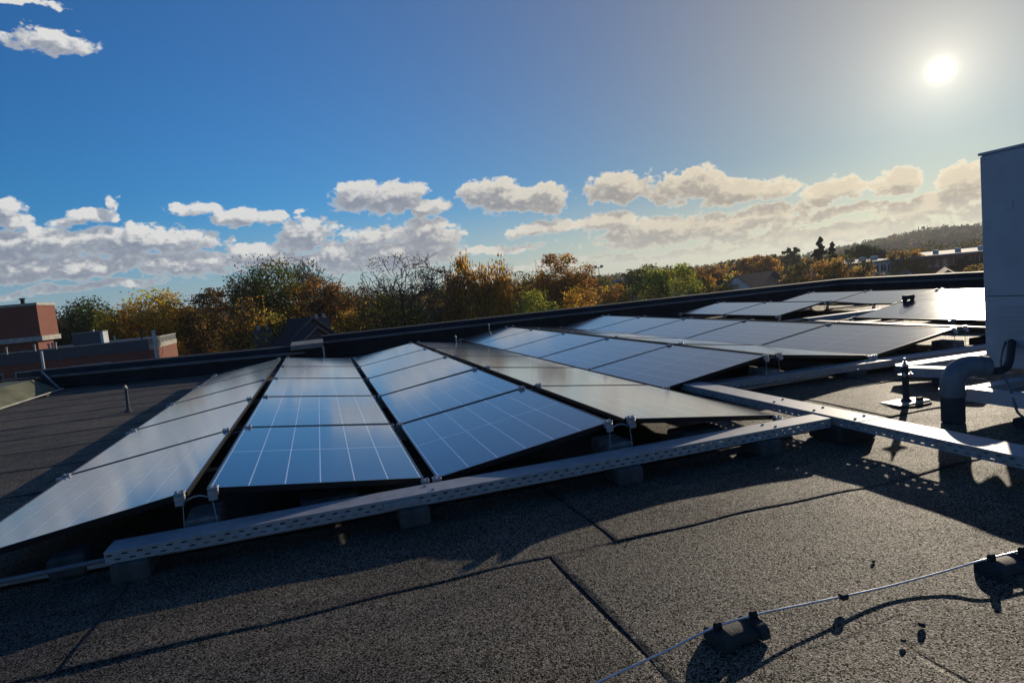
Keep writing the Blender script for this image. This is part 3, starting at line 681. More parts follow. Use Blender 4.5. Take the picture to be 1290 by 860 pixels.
# posts on the roof
def stub(x, y, h, r, label, mt='galv', hook=True):
    e = empty('roof_post', (x, y, 0)); tag(e, label, 'post', 'slim posts on the roof')
    mb = MB(); mb.tube([(0, 0, 0), (.01, 0, h*.95)], r, 10); mb.build('pole', M[mt], e, smooth=True)
    mb = MB(); mb.tube([(0, 0, 0), (0, 0, .03)], [r*3.2, r*1.6], 12); mb.build('flange', M[mt], e)
    mb = MB(); mb.tube([(.01, 0, h*.93), (.0, 0, h), (-.02, 0, h*.97)], [r*1.5, r*1.7, r], 8); mb.build('cap', M['pale'], e)
stub(-2.65, 9.85, .34, .019, 'slim grey post standing on the bare felt left of the panels', 'chim')
stub(2.55, 12.42, .33, .012, 'thin pale peg beyond the far end of the second ridge', 'pale')
stub(13.2, 13.9, .22, .02, 'small pale post in front of the far right parapet', 'pale')
stub(3.7, 14.1, .40, .012, 'thin peg beyond the second long ridge near the parapet', 'pale')
# lightning rod on holders beside the mossy kerb
e = empty('kerb_rod', (-5.05, 6.5, 0)); tag(e, 'thin pale rod on small blocks along the mossy left parapet', 'rod')
mb = MB(); mb.tube([(0, -8, .035), (0, 0, .035), (-.02, 4, .04), (.05, 8.1, .05)], .014, 8); mb.build('rod', M['pale'], e)
for yy in (-3, 0, 2.6, 5.2, 7.3):
    mb = MB(); mb.box(-.07, .07, yy-.06, yy+.06, 0.0, .022, ch=.006); mb.build('foot_block', M['block'], e)
mb = MB(); mb.tube([(-5.0, 14.5, .02), (-5.5, 15.1, .40)], .02, 6); tag(mb.build('brace_bar', M['pvc'], ), 'short grey bar leaning over the left roof corner', 'bar')
# ------------------------------------------------------------------ trees
PAL = {
 'olive': [(0.093, 0.102, 0.024), (0.145, 0.128, 0.027), (0.068, 0.082, 0.02), (0.187, 0.145, 0.031)],
 'green': [(0.068, 0.102, 0.027), (0.102, 0.145, 0.031), (0.051, 0.082, 0.024), (0.153, 0.17, 0.034)],
 'yelgreen': [(0.204, 0.221, 0.034), (0.272, 0.255, 0.037), (0.145, 0.17, 0.034), (0.374, 0.306, 0.034)],
 'dark': [(0.037, 0.058, 0.024), (0.051, 0.075, 0.027), (0.031, 0.046, 0.022), (0.068, 0.085, 0.031)],
 'yellow': [(0.51, 0.289, 0.031), (0.408, 0.204, 0.025), (0.612, 0.374, 0.034), (0.204, 0.153, 0.031)],
 'orange': [(0.375, 0.181, 0.027), (0.469, 0.255, 0.031), (0.266, 0.128, 0.024), (0.156, 0.106, 0.027)],
 'brown': [(0.156, 0.089, 0.031), (0.118, 0.076, 0.031), (0.235, 0.128, 0.031), (0.086, 0.075, 0.031)],
 'rust': [(0.282, 0.124, 0.031), (0.188, 0.089, 0.027), (0.344, 0.170, 0.031), (0.109, 0.076, 0.027)],
 'tawny': [(0.289, 0.162, 0.051), (0.204, 0.128, 0.044), (0.374, 0.204, 0.051), (0.136, 0.102, 0.037)],
 'grey': [(0.128, 0.102, 0.076), (0.102, 0.085, 0.068), (0.17, 0.119, 0.068)],
}
def leaf_mesh(name, C, size, cols, parent, mt=None, droop=0., aspect=1.):
    n = len(C); C = np.asarray(C)
    a = rng.normal(size=(n, 3)); a /= np.linalg.norm(a, axis=1)[:, None]
    if droop: a = a*(1-droop)+np.array([0, 0, -1.])*droop; a /= np.linalg.norm(a, axis=1)[:, None]
    b = rng.normal(size=(n, 3)); b -= a*(a*b).sum(1)[:, None]; b /= np.linalg.norm(b, axis=1)[:, None]
    s = (size*rng.uniform(.55, 1.35, n))[:, None]
    V = np.stack([C-a*s*.5*aspect, C+b*s*.32, C+a*s*.5*aspect, C-b*s*.32], 1).reshape(-1, 3)
    me = bpy.data.meshes.new(name); me.vertices.add(4*n); me.vertices.foreach_set('co', V.astype(np.float32).ravel())
    me.loops.add(4*n); me.loops.foreach_set('vertex_index', np.arange(4*n, dtype=np.int32))
    me.polygons.add(n); me.polygons.foreach_set('loop_start', np.arange(0, 4*n, 4, dtype=np.int32)); me.polygons.foreach_set('loop_total', np.full(n, 4, np.int32))
    me.update(calc_edges=True); me.materials.append(mt or M['leaf'])
    at_ = me.attributes.new('tint', 'FLOAT_COLOR', 'FACE'); cc = np.ones((n, 4), np.float32); cc[:, :3] = cols; at_.data.foreach_set('color', cc.ravel())
    o = bpy.data.objects.new(name, me); COL.objects.link(o)
    if parent: o.parent = parent
    return o
def cols_for(pal, cid, n):
    P = np.array(PAL[pal]); base = rng.integers(0, len(P), cid.max()+1); f = rng.uniform(.65, 1.35, cid.max()+1)
    pick = np.where(rng.random(n) < .7, base[cid], rng.integers(0, len(P), n))
    return np.minimum(.75, P[pick]*f[cid][:, None]*rng.uniform(.75, 1.25, (n, 1))*(1.8 if pal in ('orange', 'yellow', 'tawny', 'rust', 'yelgreen') else 1.))
def tree(name, u, v, D, wpx, pal, label, form='round', leaves=6000, low=.30, mix=None, dens=1., ls=None, gz=None, bare=0., group='autumn trees beyond the roof', cat='tree', fork=7):
    """form: round, bare (limbs show), weep, cone, poplar"""
    top = at(u, v, D); g = GZ if gz is None else gz; H = top.z-g; Wd = wpx*D/FPX*1.05
    e = empty(name, (top.x, top.y, g), (0, 0, rng.uniform(0, 6.28))); tag(e, label, cat, group)
    mb = MB(); tips = []
    r0 = max(.10, H*.018)*(1.35 if form == 'bare' else 1)
    def limb(p, d, L, r, lev, maxlev):
        n = 5 if lev < 2 else 3; pts = [p.copy()]; rs = [r]
        q = p.copy(); dd = d.copy()
        for i in range(n):
            dd = (dd+Vector(rng.normal(0, .10+.05*lev, 3))+Vector((0, 0, .05 if form != 'weep' else -.03*lev))).normalized()
            q = q+dd*(L/n); pts.append(q.copy()); rs.append(max(.014+D*.00022, r*(1-.6*(i+1)/n)))
            if lev < maxlev and i >= 1:
                for _ in range(2):
                    if rng.random() < (.62 if form == 'bare' else .85 if lev else .5):
                        side = dd.cross(Vector(rng.normal(0, 1, 3))).normalized(); nd = (dd*.75+side*rng.uniform(.5, .95)).normalized()
                        limb(q, nd, L*rng.uniform(.42, .62), rs[-1]*.6, lev+1, maxlev)
            if lev >= 1: tips.append(tuple(q))
        mb.tube(pts, rs, 5 if lev else 7, cap=False); tips.append(tuple(q))
    ax, az_ = Wd/2, H*(1-low)
    if form in ('cone', 'poplar'):
        mb.tube([(0, 0, 0), (0, 0, H*.97)], [r0, .02], 7)
        n = 46 if form == 'cone' else 30
        for i in range(n):
            f = (i+.5)/n; z = H*low*.6+(H*.97-H*low*.6)*f
            rad = (Wd/2)*((1-f)**.8 if form == 'cone' else math.sin(math.pi*min(1, .12+f*.88))**.6)*rng.uniform(.7, 1.1)
            for j in range(3):
                a_ = rng.uniform(0, 6.28); p2 = (math.cos(a_)*rad, math.sin(a_)*rad, z-(.05*H*(1-f) if form == 'cone' else -.08*H*(1-f)))
                mb.tube([(0, 0, z), p2], [r0*.3*(1-f)+.01, .01], 4, cap=False)
                for q in (.35, .6, .8, 1.): tips.append((p2[0]*q, p2[1]*q, z+(p2[2]-z)*q))
    else:
        tz = H*rng.uniform(.34, .42) if form != 'weep' else H*.45
        mb.tube([(0, 0, -.2), (rng.normal(0, .1), rng.normal(0, .1), tz*.5), (0, 0, tz)], [r0*1.25, r0, r0*.8], 9)
        # leaders aim at points of an uneven crown envelope
        for i in range(fork):
            a_ = 2*math.pi*i/fork+rng.uniform(-.4, .4); up = rng.uniform(.45, 1.) if i else 1.
            tgt = Vector((math.cos(a_)*ax*.62*(1.25-up*.6), math.sin(a_)*ax*.62*(1.25-up*.6), H*low+az_*(.30+.62*up)))
            if i == 0: tgt = Vector((rng.normal(0, ax*.08), rng.normal(0, ax*.08), H*.93))
            st = Vector((0, 0, tz*rng.uniform(.7, 1.))); d = (tgt-st); limb(st, d.normalized(), d.length, r0*.55, 0, 3 if form == 'bare' else 2)
    T = np.array(tips)
    if form not in ('cone', 'poplar'):
        zt_ = np.percentile(T[:, 2], 97); st_ = H*.30; fz = (H*.93-st_)/max(.1, zt_-st_)
        rad = np.hypot(T[:, 0], T[:, 1]); fr = min(2.6, ax*1.0/max(.1, np.percentile(rad, 80 if form == 'bare' else 93)))
        def fit(p):
            z_ = p[2] if p[2] < st_ else st_+(p[2]-st_)*fz
            if z_ > H*.95: z_ = H*.95+(z_-H*.95)*.2
            r_ = math.hypot(p[0], p[1])*fr; k_ = 1. if r_ < ax else (ax+(r_-ax)*.25)/r_
            return (p[0]*fr*k_, p[1]*fr*k_, z_)
        nt = 0
        mb.v = [fit(p) if p[2] > st_ else p for p in mb.v]
        T = np.array([fit(p) for p in T])
    T = T[(T[:, 2] > H*low*.8)]
    # pull everything inside the outline of the crown
    f = np.clip((T[:, 2]-H*low)/(H*(1-low)), 0, 1)
    if form in ('round', 'bare', 'weep'):
        env = ax*np.clip(np.sqrt(np.maximum(0, 1-((f-.42)/.60)**2)), .12, 1); rad = np.hypot(T[:, 0], T[:, 1]); k = np.minimum(1, env/np.maximum(rad, 1e-3)); T[:, 0] *= k; T[:, 1] *= k
        pass
    # fit the top and clusters
    ncl = max(24, int(leaves/55*dens)); extra = []
    if form in ('round', 'weep'):
        while len(extra) < ncl*.55:
            p = rng.normal(size=3); p /= np.linalg.norm(p); rr_ = rng.uniform(.55, 1.)**.5
            x_, y_, z_ = p[0]*ax*rr_, p[1]*ax*rr_, H*(low+(1-low)*.47)+p[2]*H*(1-low)*.50*rr_
            n_ = math.sin(x_*1.3+u)+math.sin(y_*1.1+v)+math.sin(z_*1.5+u*.7)
            if n_ > -.9: extra.append((x_, y_, z_))
    sel = T[rng.integers(0, len(T), ncl)]; Cc = np.vstack([sel, np.array(extra)]) if extra else sel
    ncl = len(Cc); cr = (.050*H if form not in ('cone', 'poplar') else .035*H)*(1.2 if form == 'round' else .8)
    nl = int(leaves*1.35); cid = rng.integers(0, ncl, nl)
    C = Cc[cid]+np.clip(rng.normal(size=(nl, 3)), -1.25, 1.25)*np.array([cr, cr, cr*.7])*rng.uniform(.5, 1.2, ncl)[cid][:, None]*(np.clip((H*1.03-Cc[cid][:, 2:3])/(H*.4), .12, 1) if form == 'cone' else 1.)
    if form == 'weep': C[:, 2] -= np.abs(rng.normal(0, .09*H, nl))-.03*H; C[:, :2] = Cc[cid][:, :2]+rng.normal(size=(nl, 2))*cr*.5
    cols = cols_for(pal, cid, nl)
    if mix is not None:
        c2 = cols_for(mix, cid, nl); w_ = (rng.random(ncl) < .35)[cid]; cols[w_] = c2[w_]
    sz = ls or max(.10, .0025*D)*(1.15)
    leaf_mesh('crown', C, sz, cols, e, droop=.85 if form == 'weep' else 0., aspect=2.2 if form == 'weep' else 1.3)
    mb.build('trunk', M['birchbark'] if form == 'weep' else M['bark'], e, fix=False)
    return e
TREES = [
 (78, 388, 66, 60, 'dark', 'dark green tree right beside the brick tower', 'round', 5000, {}),
 (108, 375, 74, 66, 'green', 'bushy green tree with a pointed top behind the wing roof', 'round', 8000, dict(mix='dark')),
 (145, 386, 70, 50, 'orange', 'orange tree behind the dark rooftop box', 'round', 5000, dict(mix='yellow')),
 (188, 367, 70, 84, 'yellow', 'bright golden tree above the brick end wall', 'round', 10000, dict(mix='orange')),
 (225, 384, 77, 60, 'dark', 'low dark tree right of the golden tree', 'round', 5000, dict(mix='brown')),
 (262, 362, 71, 78, 'brown', 'rust-brown tree with bare twigs fanning from its top', 'bare', 5200, dict(low=.25)),
 (258, 388, 68, 74, 'brown', 'dark rusty tree low in front of the fanning twigs', 'round', 6000, dict(mix='brown')),
 (308, 332, 56, 44, 'olive', 'tall sparse tree, left shoulder of the green crown', 'bare', 2600, {}),
 (338, 322, 54, 64, 'olive', 'tallest full olive-green tree on the left', 'round', 10500, dict(mix='green')),
 (306, 372, 46, 60, 'brown', 'brown twiggy tree below the olive crown', 'round', 5200, dict(mix='orange')),
 (378, 316, 60, 44, 'grey', 'thin pinkish nearly bare tree behind the olive crown', 'bare', 1500, {}),
 (374, 352, 56, 56, 'orange', 'orange tree at the foot of the thin bare tree', 'round', 6500, dict(mix='olive')),
 (345, 392, 45, 64, 'yellow', 'low yellow-orange tree left of the gabled roof', 'round', 5500, dict(mix='brown')),
 (416, 338, 54, 70, 'brown', 'dark brown tree with ragged twigs above the gabled roof', 'bare', 6500, dict(mix='rust')),
 (452, 358, 62, 56, 'brown', 'plum-brown tree left of the big bare tree', 'round', 5500, dict(mix='olive')),
 (436, 388, 50, 60, 'olive', 'low olive tree behind the twin chimneys', 'round', 5200, dict(mix='yellow')),
 (506, 313, 50, 108, 'grey', 'big spreading bare tree against the clouds', 'bare', 3000, dict(fork=9, low=.32)),
 (490, 366, 48, 74, 'olive', 'dark olive tree under the spreading bare tree', 'round', 7000, dict(mix='yellow')),
 (545, 357, 56, 70, 'dark', 'dark green tree between the bare tree and the birch', 'round', 7500, dict(mix='green')),
 (578, 320, 52, 46, 'orange', 'left plume of the weeping orange birches', 'weep', 8500, dict(mix='brown', low=.2)),
 (612, 327, 54, 62, 'orange', 'broad weeping orange birch beside the first plume', 'weep', 11000, dict(mix='tawny', low=.2)),
 (637, 352, 57, 44, 'tawny', 'short tawny weeping birch on the right of the pair', 'weep', 4200, dict(mix='orange', low=.2)),
 (666, 343, 64, 66, 'olive', 'olive and orange tree left of the tall rusty tree', 'round', 7000, dict(mix='orange')),
 (676, 366, 52, 56, 'yelgreen', 'yellow-green tree low against the parapet', 'round', 6000, {}),
 (710, 317, 62, 70, 'rust', 'tall rusty tree with an open twiggy top', 'bare', 7500, dict(mix='orange')),
 (706, 340, 60, 72, 'rust', 'broad rusty crown below the open twiggy top', 'round', 7500, dict(mix='orange')),
 (722, 364, 54, 50, 'orange', 'low orange bush-like tree below the rusty tree', 'round', 4500, dict(mix='yellow')),
 (748, 346, 110, 46, 'olive', 'hazy olive tree beneath the floodlight mast', 'round', 3500, {}),
 (768, 358, 80, 44, 'orange', 'small orange tree right of the floodlight mast', 'round', 4500, dict(mix='rust')),
 (797, 340, 130, 44, 'dark', 'dark hazy tree left of the round yellow-green tree', 'round', 4000, dict(mix='olive')),
 (818, 333, 150, 50, 'olive', 'hazy olive tree behind the round yellow-green tree', 'round', 3500, {}),
 (838, 331, 85, 76, 'yelgreen', 'round yellow-green tree right of centre', 'round', 8500, dict(mix='green')),
 (877, 337, 105, 34, 'orange', 'small bright orange tree between the green and brown ones', 'round', 4200, dict(mix='rust')),
 (903, 334, 120, 46, 'tawny', 'tawny tree above the little white house', 'round', 4200, dict(mix='orange')),
 (927, 345, 110, 38, 'yelgreen', 'yellowish tree left of the dark roofed house', 'round', 3600, dict(mix='tawny')),
 (950, 322, 170, 54, 'rust', 'red-brown tree behind the dark roofed house', 'round', 4600, dict(mix='orange')),
 (926, 327, 240, 60, 'olive', 'distant olive tree line tree, wide and low', 'round', 3200, {}),
 (978, 320, 230, 56, 'olive', 'grey-olive tree left of the twin poplars', 'round', 3200, dict(mix='tawny')),
 (992, 309, 220, 14, 'green', 'left one of the twin poplars', 'poplar', 1800, {}),
 (1002, 311, 222, 14, 'green', 'right one of the twin poplars', 'poplar', 1800, {}),
 (1033, 296, 140, 40, 'dark', 'tall black-green conifer, highest on the right', 'cone', 6000, {}),
 (1048, 303, 142, 30, 'dark', 'second dark conifer leaning on the tallest one', 'cone', 4200, {}),
 (1041, 323, 100, 88, 'tawny', 'wide tawny tree in front of the dark conifers', 'round', 8200, dict(mix='olive')),
 (1085, 308, 190, 42, 'dark', 'round dark green tree right of the conifers', 'round', 3600, {}),
 (1101, 312, 200, 30, 'dark', 'smaller dark green tree beside the round one', 'round', 2800, {}),
 (1090, 340, 110, 60, 'tawny', 'low tawny tree before the pale flat building', 'round', 3600, dict(mix='green')),
 (1140, 316, 150, 42, 'tawny', 'tawny tree left of the long shiny roof', 'round', 3800, dict(mix='orange')),
 (1222, 322, 150, 34, 'dark', 'dark tree behind the shiny roof beside the air unit', 'round', 3000, {}),
 (1222, 334, 105, 44, 'yelgreen', 'olive shrubby tree right of the red tiled roof', 'round', 3500, dict(mix='tawny')),
]
for (u, v, D, w_, pal, lab, form, n, kw) in TREES:
    nm = {'weep': 'birch_tree', 'cone': 'conifer_tree', 'poplar': 'poplar_tree', 'bare': 'bare_tree'}.get(form, 'autumn_tree')
    tree(nm, u, v, D, w_, pal, lab, form, n, **kw)
# far-off woods: many crowns read as one mass
def far_wood():
    C = []; cols = []; cid = 0
    pals = ['olive', 'brown', 'tawny', 'dark', 'green', 'rust', 'orange']
    def crown(x, y, g, h, r, pal, n):
        p = rng.normal(size=(n, 3)); p /= np.linalg.norm(p, axis=1)[:, None]; p *= rng.uniform(.5, 1, (n, 1))**.5
        q = p*np.array([r, r, h*.5])+np.array([x, y, g+h*.52]); P = np.array(PAL[pal]); c = P[rng.integers(0, len(P), n)]*rng.uniform(.6, 1.2)
        C.append(q); cols.append(c)
    for i in range(900):
        az = rng.uniform(-32, 68); D = rng.uniform(95, 420)
        lf = min(1, max(0, (az+32)/60)); 
        if D < 130 + 130*lf: D += 120*lf
        x, y = D*math.sin(R(az)), D*math.cos(R(az)); h = rng.uniform(8.5, 11.0)+ (1.2+D*.012)*(1-lf)
        h *= rng.uniform(.85, 1.05)
        crown(x, y, GZ, h, rng.uniform(2.5, 4.5), pals[rng.integers(0, 7)] if rng.random() < .4 else ['dark', 'brown', 'olive'][rng.integers(0, 3)], 170)
    a = np.vstack(C); b = np.vstack(cols); C.clear(); cols.clear()
    o = leaf_mesh('distant_woods', a, 1.0, b, None); tag(o, 'autumn woods filling the distance behind the nearer trees', 'woods', kind='stuff')
    for i in range(2600):
        az = rng.uniform(38, 90) if i % 4 else rng.uniform(-30, 70); D = rng.uniform(620, 1150) if i % 4 else rng.uniform(500, 1500)
        x, y = D*math.sin(R(az)), D*math.cos(R(az)); hh = hill_h(x, y)
        if i % 4 and hh < 4: continue
        crown(x, y, GZ+hh-1, rng.uniform(9, 15), rng.uniform(5, 8), ['brown', 'dark', 'grey', 'dark', 'olive'][rng.integers(0, 5)], 90)
    a = np.vstack(C); b = np.vstack(cols)
    o = leaf_mesh('hillside_woods', a, 2.6, b, None); tag(o, 'wooded hill fading into the haze under the sun', 'woods', kind='stuff')
far_wood()
# ------------------------------------------------------------------ buildings
def quad_prism(mb, pts, z0, z1):
    n = len(pts); mb.loft([[(x, y, z0) for x, y in pts], [(x, y, z1) for x, y in pts]])
def frame_of(a, b):   # local frame helper: origin a, x towards b
    a = Vector(a); b = Vector(b); return a, math.atan2(b.y-a.y, b.x-a.x), (b-a).length
# left: brick wing with dark fascia
A_, ang_, L_ = frame_of((-27.8, 50.4), (-11.7, 50.4))
e = empty('brick_wing', (A_.x, A_.y, GZ), (0, 0, ang_)); tag(e, 'low brick wing with flat roof and dark fascia on the left', 'building')
zt = -.02-GZ; L_ = 16.1
mb = MB(); mb.box(-22, L_, 0, 9, 0, zt-.75); mb.build('wall', M['brick'], e)
mb = MB(); mb.box(-22.06, L_+.002, -.06, 9.06, zt-.748, zt); mb.build('fascia', M['fascia'], e)
mb = MB(); mb.box(-22.1, L_+.05, -.10, .12, zt+.003, zt+.07); mb.box(L_-.25, L_+.05, .121, 9.1, zt+.003, zt+.07); mb.build('coping', M['pale'], e)
mb = MB(); mb.box(L_+.003, L_+.06, -.02, 9.0, zt-.748, zt-.40); mb.build('end_band', M['stone'], e)
mb = MB(); mb.box(L_+.004, L_+.03, .02, 8.9, zt-3., zt-.75); mb.build('end_wall', M['brick'], e)
for k in range(7):
    x0 = -8+k*3.2
    mb = MB(); mb.box(x0, x0+2.4, -.05, -.002, zt-2.3, zt-1.35); f = mb.build('window', M['winglass'], e)
    mb = MB(); mb.box(x0-.06, x0+2.46, -.08, -.052, zt-1.35, zt-1.28); mb.box(x0-.06, x0, -.08, -.052, zt-2.3, zt-1.35); mb.box(x0+2.4, x0+2.46, -.08, -.052, zt-2.3, zt-1.35); mb.box(x0+1.17, x0+1.23, -.08, -.052, zt-2.3, zt-1.35); mb.build('window_frame', M['pale'], f)
tw = at(45, 381, 54.9)
a2, ang2, L2 = frame_of((tw.x-7.2, tw.y-5.6), (tw.x, tw.y))
e = empty('brick_tower', (tw.x, tw.y, 0), (0, 0, 0)); tag(e, 'dark red brick tower block with a vent pipe at the left edge', 'building')
zt_ = tw.z
mb = MB(); mb.box(-12, 0, 0, 3.2, .95, zt_-.18); mb.build('wall', M['brick'], e)
mb = MB(); mb.box(-12.05, .06, -.06, 3.26, zt_-.18, zt_, ); mb.build('coping', M['pale'], e)
mb = MB(); mb.box(-12.05, .08, -.07, 3.3, .62, .95); mb.build('band', M['stone'], e)
mb = MB(); mb.box(-11.6, -.35, .3, 3.0, -.3, .62); mb.build('base', M['brick'], e)
mb = MB(); mb.tube([(-1.2, 1.2, zt_), (-1.2, 1.2, zt_+.32)], .13, 12); mb.tube([(-1.2, 1.2, zt_+.32), (-1.2, 1.2, zt_+.42)], .19, 12); mb.build('vent_pipe', M['rubber'], e)
bx = at(114, 419, 55)
e = empty('rooftop_box', (bx.x, bx.y, 0), (0, 0, ang_)); tag(e, 'dark plant box on the wing roof, its sunlit side painted pale', 'box')
mb = MB(); mb.box(-1.0, .75, -.6, .6, -.02, bx.z, ch=.03); mb.build('body', M['fascia'], e)
mb = MB(); mb.box(-1.03, .95, -.63, .63, bx.z, bx.z+.07); mb.build('lid', M['metalroof'], e)
mb = MB(); mb.box(.752, .93, -.58, .58, -.02, bx.z-.001); mb.build('sunlit_side', M['render_grey'], e)  # right side of the box: sunlight on it put into a paler colour
mb = MB(); mb.tube([(.2, 0, bx.z), (.2, 0, bx.z+.2)], .05, 8); mb.build('vent', M['alu'], e)
for (u, v0, v1, D, r, lab) in ((193, 417, 470, 49.5, .11, 'pale pole in front of the brick end wall'), (52, 444, 480, 34, .05, 'thin pale pole before the brick wing'), ):
    p = at(u, v0, D); e = empty('pole', (p.x, p.y, GZ)); tag(e, lab, 'pole'); mb = MB(); mb.tube([(0, 0, 0), (0, 0, p.z-GZ)], r, 10); mb.build('shaft', M['render_grey'], e, smooth=True)
    mb = MB(); mb.tube([(0, 0, p.z-GZ), (0, 0, p.z-GZ+.06)], [r*1.3, r*.8], 10); mb.build('cap', M['render_grey'], e)
for i, (u, h, lab) in enumerate(((8, .3, 'leftmost small vent on the wing roof'), (44, .3, 'small vent under the brick tower corner'), (62, .25, 'first of three pale vents beside the tower'), (67, .28, 'second of three pale vents beside the tower'), (71, .3, 'third of three pale vents beside the tower'), (145, .3, 'pale stub vent right of the plant box'), (179, .5, 'dark tall vent near the wing end'))):
    p = at(u, 440, 52.5); 
    if u > 100: p = at(u, 430, 52.5)
    e = empty('roof_vent', (p.x, p.y, -.02)); tag(e, lab, 'vent', 'little vents on the wing roof'); mb = MB(); mb.tube([(0, 0, 0), (0, 0, h+.1)], .06, 8); mb.build('pipe', M['pale'] if u != 179 else M['rubber'], e)
    mb = MB(); mb.tube([(0, 0, h+.1), (0, 0, h+.18)], [.11, .05], 8); mb.build('hood', M['pale'] if u != 179 else M['rubber'], e)
# gabled house with twin chimneys
def gable(name, uc, vr, D, halfw, slope, length, rz, label, wall='render_white', roof_='slate', chim=(), ridge_trim=True, low=None):
    p = at(uc, vr, D); e = empty(name, (p.x, p.y, GZ), (0, 0, rz)); tag(e, label, 'house')
    zr = p.z-GZ; ze = zr-halfw*slope
    mb = MB(); mb.loft([[(-halfw+.3, y, 0), (halfw-.3, y, 0), (halfw-.3, y, ze+.3*slope-.12), (0, y, zr-.15), (-halfw+.3, y, ze+.3*slope-.12)] for y in (.3, length-.3)]); w = mb.build('wall', M[wall], e)
    mb = MB()
    for sx in (-1, 1):
        mb.hexa([(0, 0, zr-.13), (sx*halfw, 0, ze-.13), (sx*halfw, length, ze-.13), (0, length, zr-.13), (0, 0, zr), (sx*halfw, 0, ze), (sx*halfw, length, ze), (0, length, zr)])
    r_ = mb.build('roof', M[roof_], e)
    mb = MB()
    for sx in (-1, 1): mb.hexa([(0, -.05, zr-.07), (sx*halfw, -.05, ze-.07), (sx*halfw, -.003, ze-.07), (0, -.003, zr-.07), (0, -.05, zr+.03), (sx*halfw, -.05, ze+.03), (sx*halfw, -.003, ze+.03), (0, -.003, zr+.03)])
    mb.build('verge_board', M['capl'], r_)
    for (cx, cy, cz, cw) in chim:
        mb = MB(); mb.box(cx-cw/2, cx+cw/2, cy-.3, cy+.3, zr-2.5, zr+cz); c = mb.build('chimney', M['chim'], r_)
        for k in (-.25, .25):
            mb = MB(); mb.tube([(cx+k*cw, cy, zr+cz), (cx+k*cw, cy, zr+cz+.28)], [.12, .10], 8); mb.build('chimney_pot', M['redtile'] if roof_ != 'slate' else M['pale'], c)
    for wx in (-halfw*.45, halfw*.45):
        mb = MB(); mb.box(wx-.5, wx+.5, .26, .297, ze-1.6, ze-.4); f = mb.build('window', M['winglass'], e); mb = MB(); mb.box(wx-.56, wx+.56, .24, .258, ze-.4, ze-.34); mb.box(wx-.56, wx-.5, .24, .258, ze-1.6, ze-.4); mb.box(wx+.5, wx+.56, .24, .258, ze-1.6, ze-.4); mb.box(wx-.56, wx+.56, .24, .258, ze-1.66, ze-1.6); mb.build('window_frame', M['pale'], f)
    return e
gable('gabled_house', 394, 399, 40, 3.4, .86, 9, R(18), 'dark gabled roof with two wide chimneys peeping over the parapet', 'chim', 'slate', chim=((-1.9, 4.5, -.55, 1.0), (1.9, 4.5, -.20, 1.0)))
gable('gabled_house', 400, 411, 37.5, 1.7, .8, 2.8, R(18), 'small dark dormer-like gable in front of the chimneyed roof', 'chim', 'slate')
gable('cottage', 975, 341, 118, 5.0, .75, 12, R(112), 'dark roofed house with a hipped look right of centre', 'render_white', 'slate')
gable('cottage', 945, 350, 112, 2.2, .9, 6, R(20), 'small white gable left of the dark roofed house', 'render_white', 'slate')
gable('cottage', 891, 352, 128, 3.2, .5, 6, R(15), 'white rendered cottage half hidden by orange trees', 'render_white', 'metalroof')
gable('cottage', 1190, 336, 105, 4.0, .75, 14, R(130), 'red tiled house in front of the long shiny roof', 'render_white', 'redtile')
gable('cottage', 1147, 340, 96, 1.6, 1.2, 4, R(-35), 'little white pointed gable left of the red tiled house', 'render_white', 'redtile')
gable('cottage', 806, 349, 180, 3.0, .6, 8, R(30), 'tiny pale roofed house between hazy trees', 'render_white', 'metalroof')
def flatb(name, u0, u1, v, D0, D1, depth, label, wall, nwin, roofm='metalroof', zb=None):
    a = at(u0, v[0], D0); b = at(u1, v[1], D1); z = a.z; L = math.hypot(b.x-a.x, b.y-a.y); an = math.atan2(b.y-a.y, b.x-a.x)
    e = empty(name, (a.x, a.y, GZ), (0, 0, an)); tag(e, label, 'building'); H = z-GZ
    mb = MB(); mb.box(0, L, 0, depth, 0, H-.35); mb.build('wall', M[wall], e)
    mb = MB(); mb.hexa([(-.4, -.5, H-.35), (L+.4, -.5, H-.35), (L+.4, depth+.4, H+.25), (-.4, depth+.4, H+.25), (-.4, -.5, H), (L+.4, -.5, H), (L+.4, depth+.4, H+.6), (-.4, depth+.4, H+.6)]); r_ = mb.build('roof', M[roofm], e)
    for k in range(nwin):
        w_ = L/nwin; x0 = k*w_+w_*.18
        for zz in (H-2.2, H-5.2):
            mb = MB(); mb.box(x0, x0+w_*.64, -.06, -.003, zz, zz+1.3); f = mb.build('window', M['winglass'], e)
            mb = MB(); mb.box(x0-.08, x0+w_*.64+.08, -.10, -.062, zz-.1, zz); mb.box(x0+w_*.3, x0+w_*.34, -.10, -.062, zz, zz+1.3); mb.build('window_frame', M['render_white'], f)
    for k in range(4):
        x = L*(k+.6)/4.4; mb = MB(); mb.box(x-.5, x+.5, depth*.3, depth*.3+1., H+.1, H+.95); mb.build('roof_unit', M['render_grey'], r_)
    return e
flatb('flat_building', 1134, 1262, (325, 317), 150, 150, 16, 'long dark building with a shiny low roof behind the red tiles', 'brick', 12)
flatb('flat_building', 1070, 1135, (332, 326), 140, 150, 12, 'pale flat building with a band of windows left of the shiny roof', 'render_grey', 7)
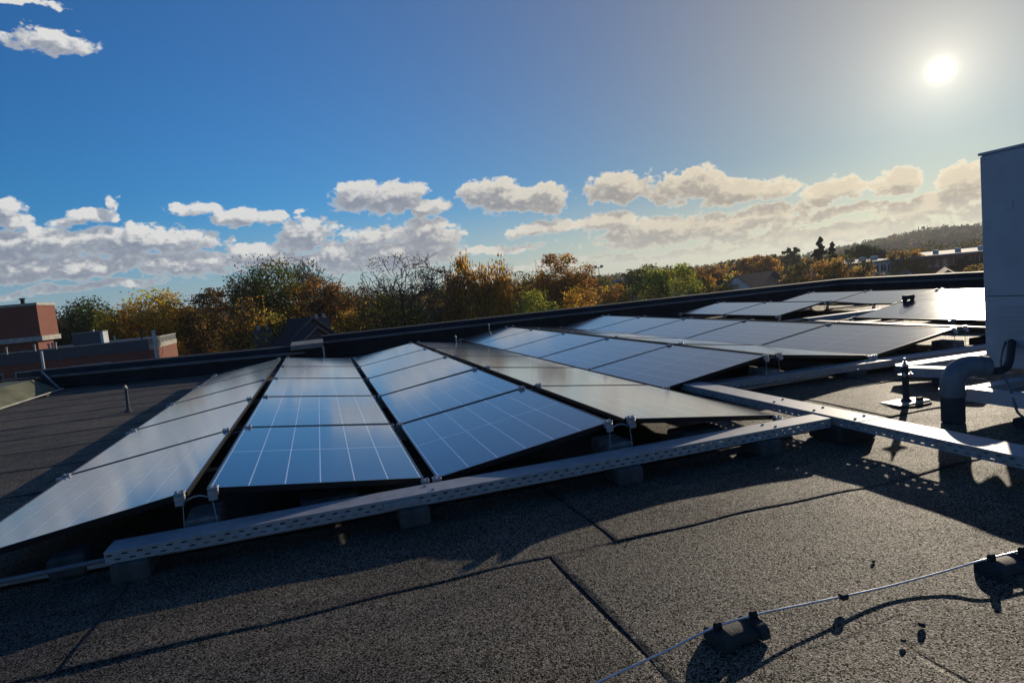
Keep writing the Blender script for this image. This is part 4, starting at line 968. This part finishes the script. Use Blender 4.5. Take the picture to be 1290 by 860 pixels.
# floodlight mast
p = at(754, 336, 420); e = empty('floodlight_mast', (p.x, p.y, GZ)); tag(e, 'tiny floodlight mast with two lamp heads on the horizon', 'mast'); h = p.z-GZ
mb = MB(); mb.tube([(0, 0, 0), (0, 0, h)], [.35, .2], 8); mb.build('shaft', M['rubber'], e)
p2 = at(760, 335, 425)
mb = MB(); mb.box(-2.6, 2.6, -.2, .2, h-.9, h-.5); mb.build('cross_arm', M['rubber'], e)
for sx in (-2.2, 2.2): mb = MB(); mb.box(sx-1., sx+1., -.4, .4, h-.5, h+.9, ch=.1); mb.build('lamp_head', M['rubber'], e)
for k, (u, v) in enumerate(((1157, 285), (1163, 285), (1168, 284))):
    p = at(u, v, 985); e = empty('hilltop_mast', (p.x, p.y, GZ+hill_h(p.x, p.y))); tag(e, f"{['left', 'middle', 'right'][k]} one of three tiny masts on the wooded hilltop", 'mast', 'masts on the hilltop'); h = p.z-e.location.z
    mb = MB(); mb.tube([(0, 0, 0), (0, 0, h)], [.6, .3], 6); mb.build('shaft', M['rubber'], e)
    if k == 1: mb = MB(); mb.box(-1.6, 1.6, -1.6, 1.6, h-3.5, h-.5, ch=.4); mb.build('mast_head', M['rubber'], e)
# ------------------------------------------------------------------ haze
def haze():
    mb = MB(); mb.box(-1600, 2600, -300, 2600, GZ-1, 62); 
    mt = bpy.data.materials.new('haze_air'); mt.use_nodes = True; t = NT(mt.node_tree)
    for n in list(t.n):
        if n.type == 'BSDF_PRINCIPLED': t.n.remove(n)
    v = t.node('ShaderNodeVolumePrincipled'); v.inputs['Color'].default_value = (.9, .93, 1, 1); v.inputs['Density'].default_value = HZ; v.inputs['Anisotropy'].default_value = .3
    t.l.new(v.outputs[0], t.n['Material Output'].inputs['Volume'])
    o = mb.build('haze', mt); tag(o, kind='stuff')
HZ = .0002
if HZ: haze()
S.cycles.volume_bounces = 0; S.cycles.max_bounces = 8; S.cycles.transparent_max_bounces = 8
S.cycles.sample_clamp_indirect = 6; S.cycles.use_denoising = True
S.cycles.volume_step_rate = 4; S.cycles.volume_max_steps = 32
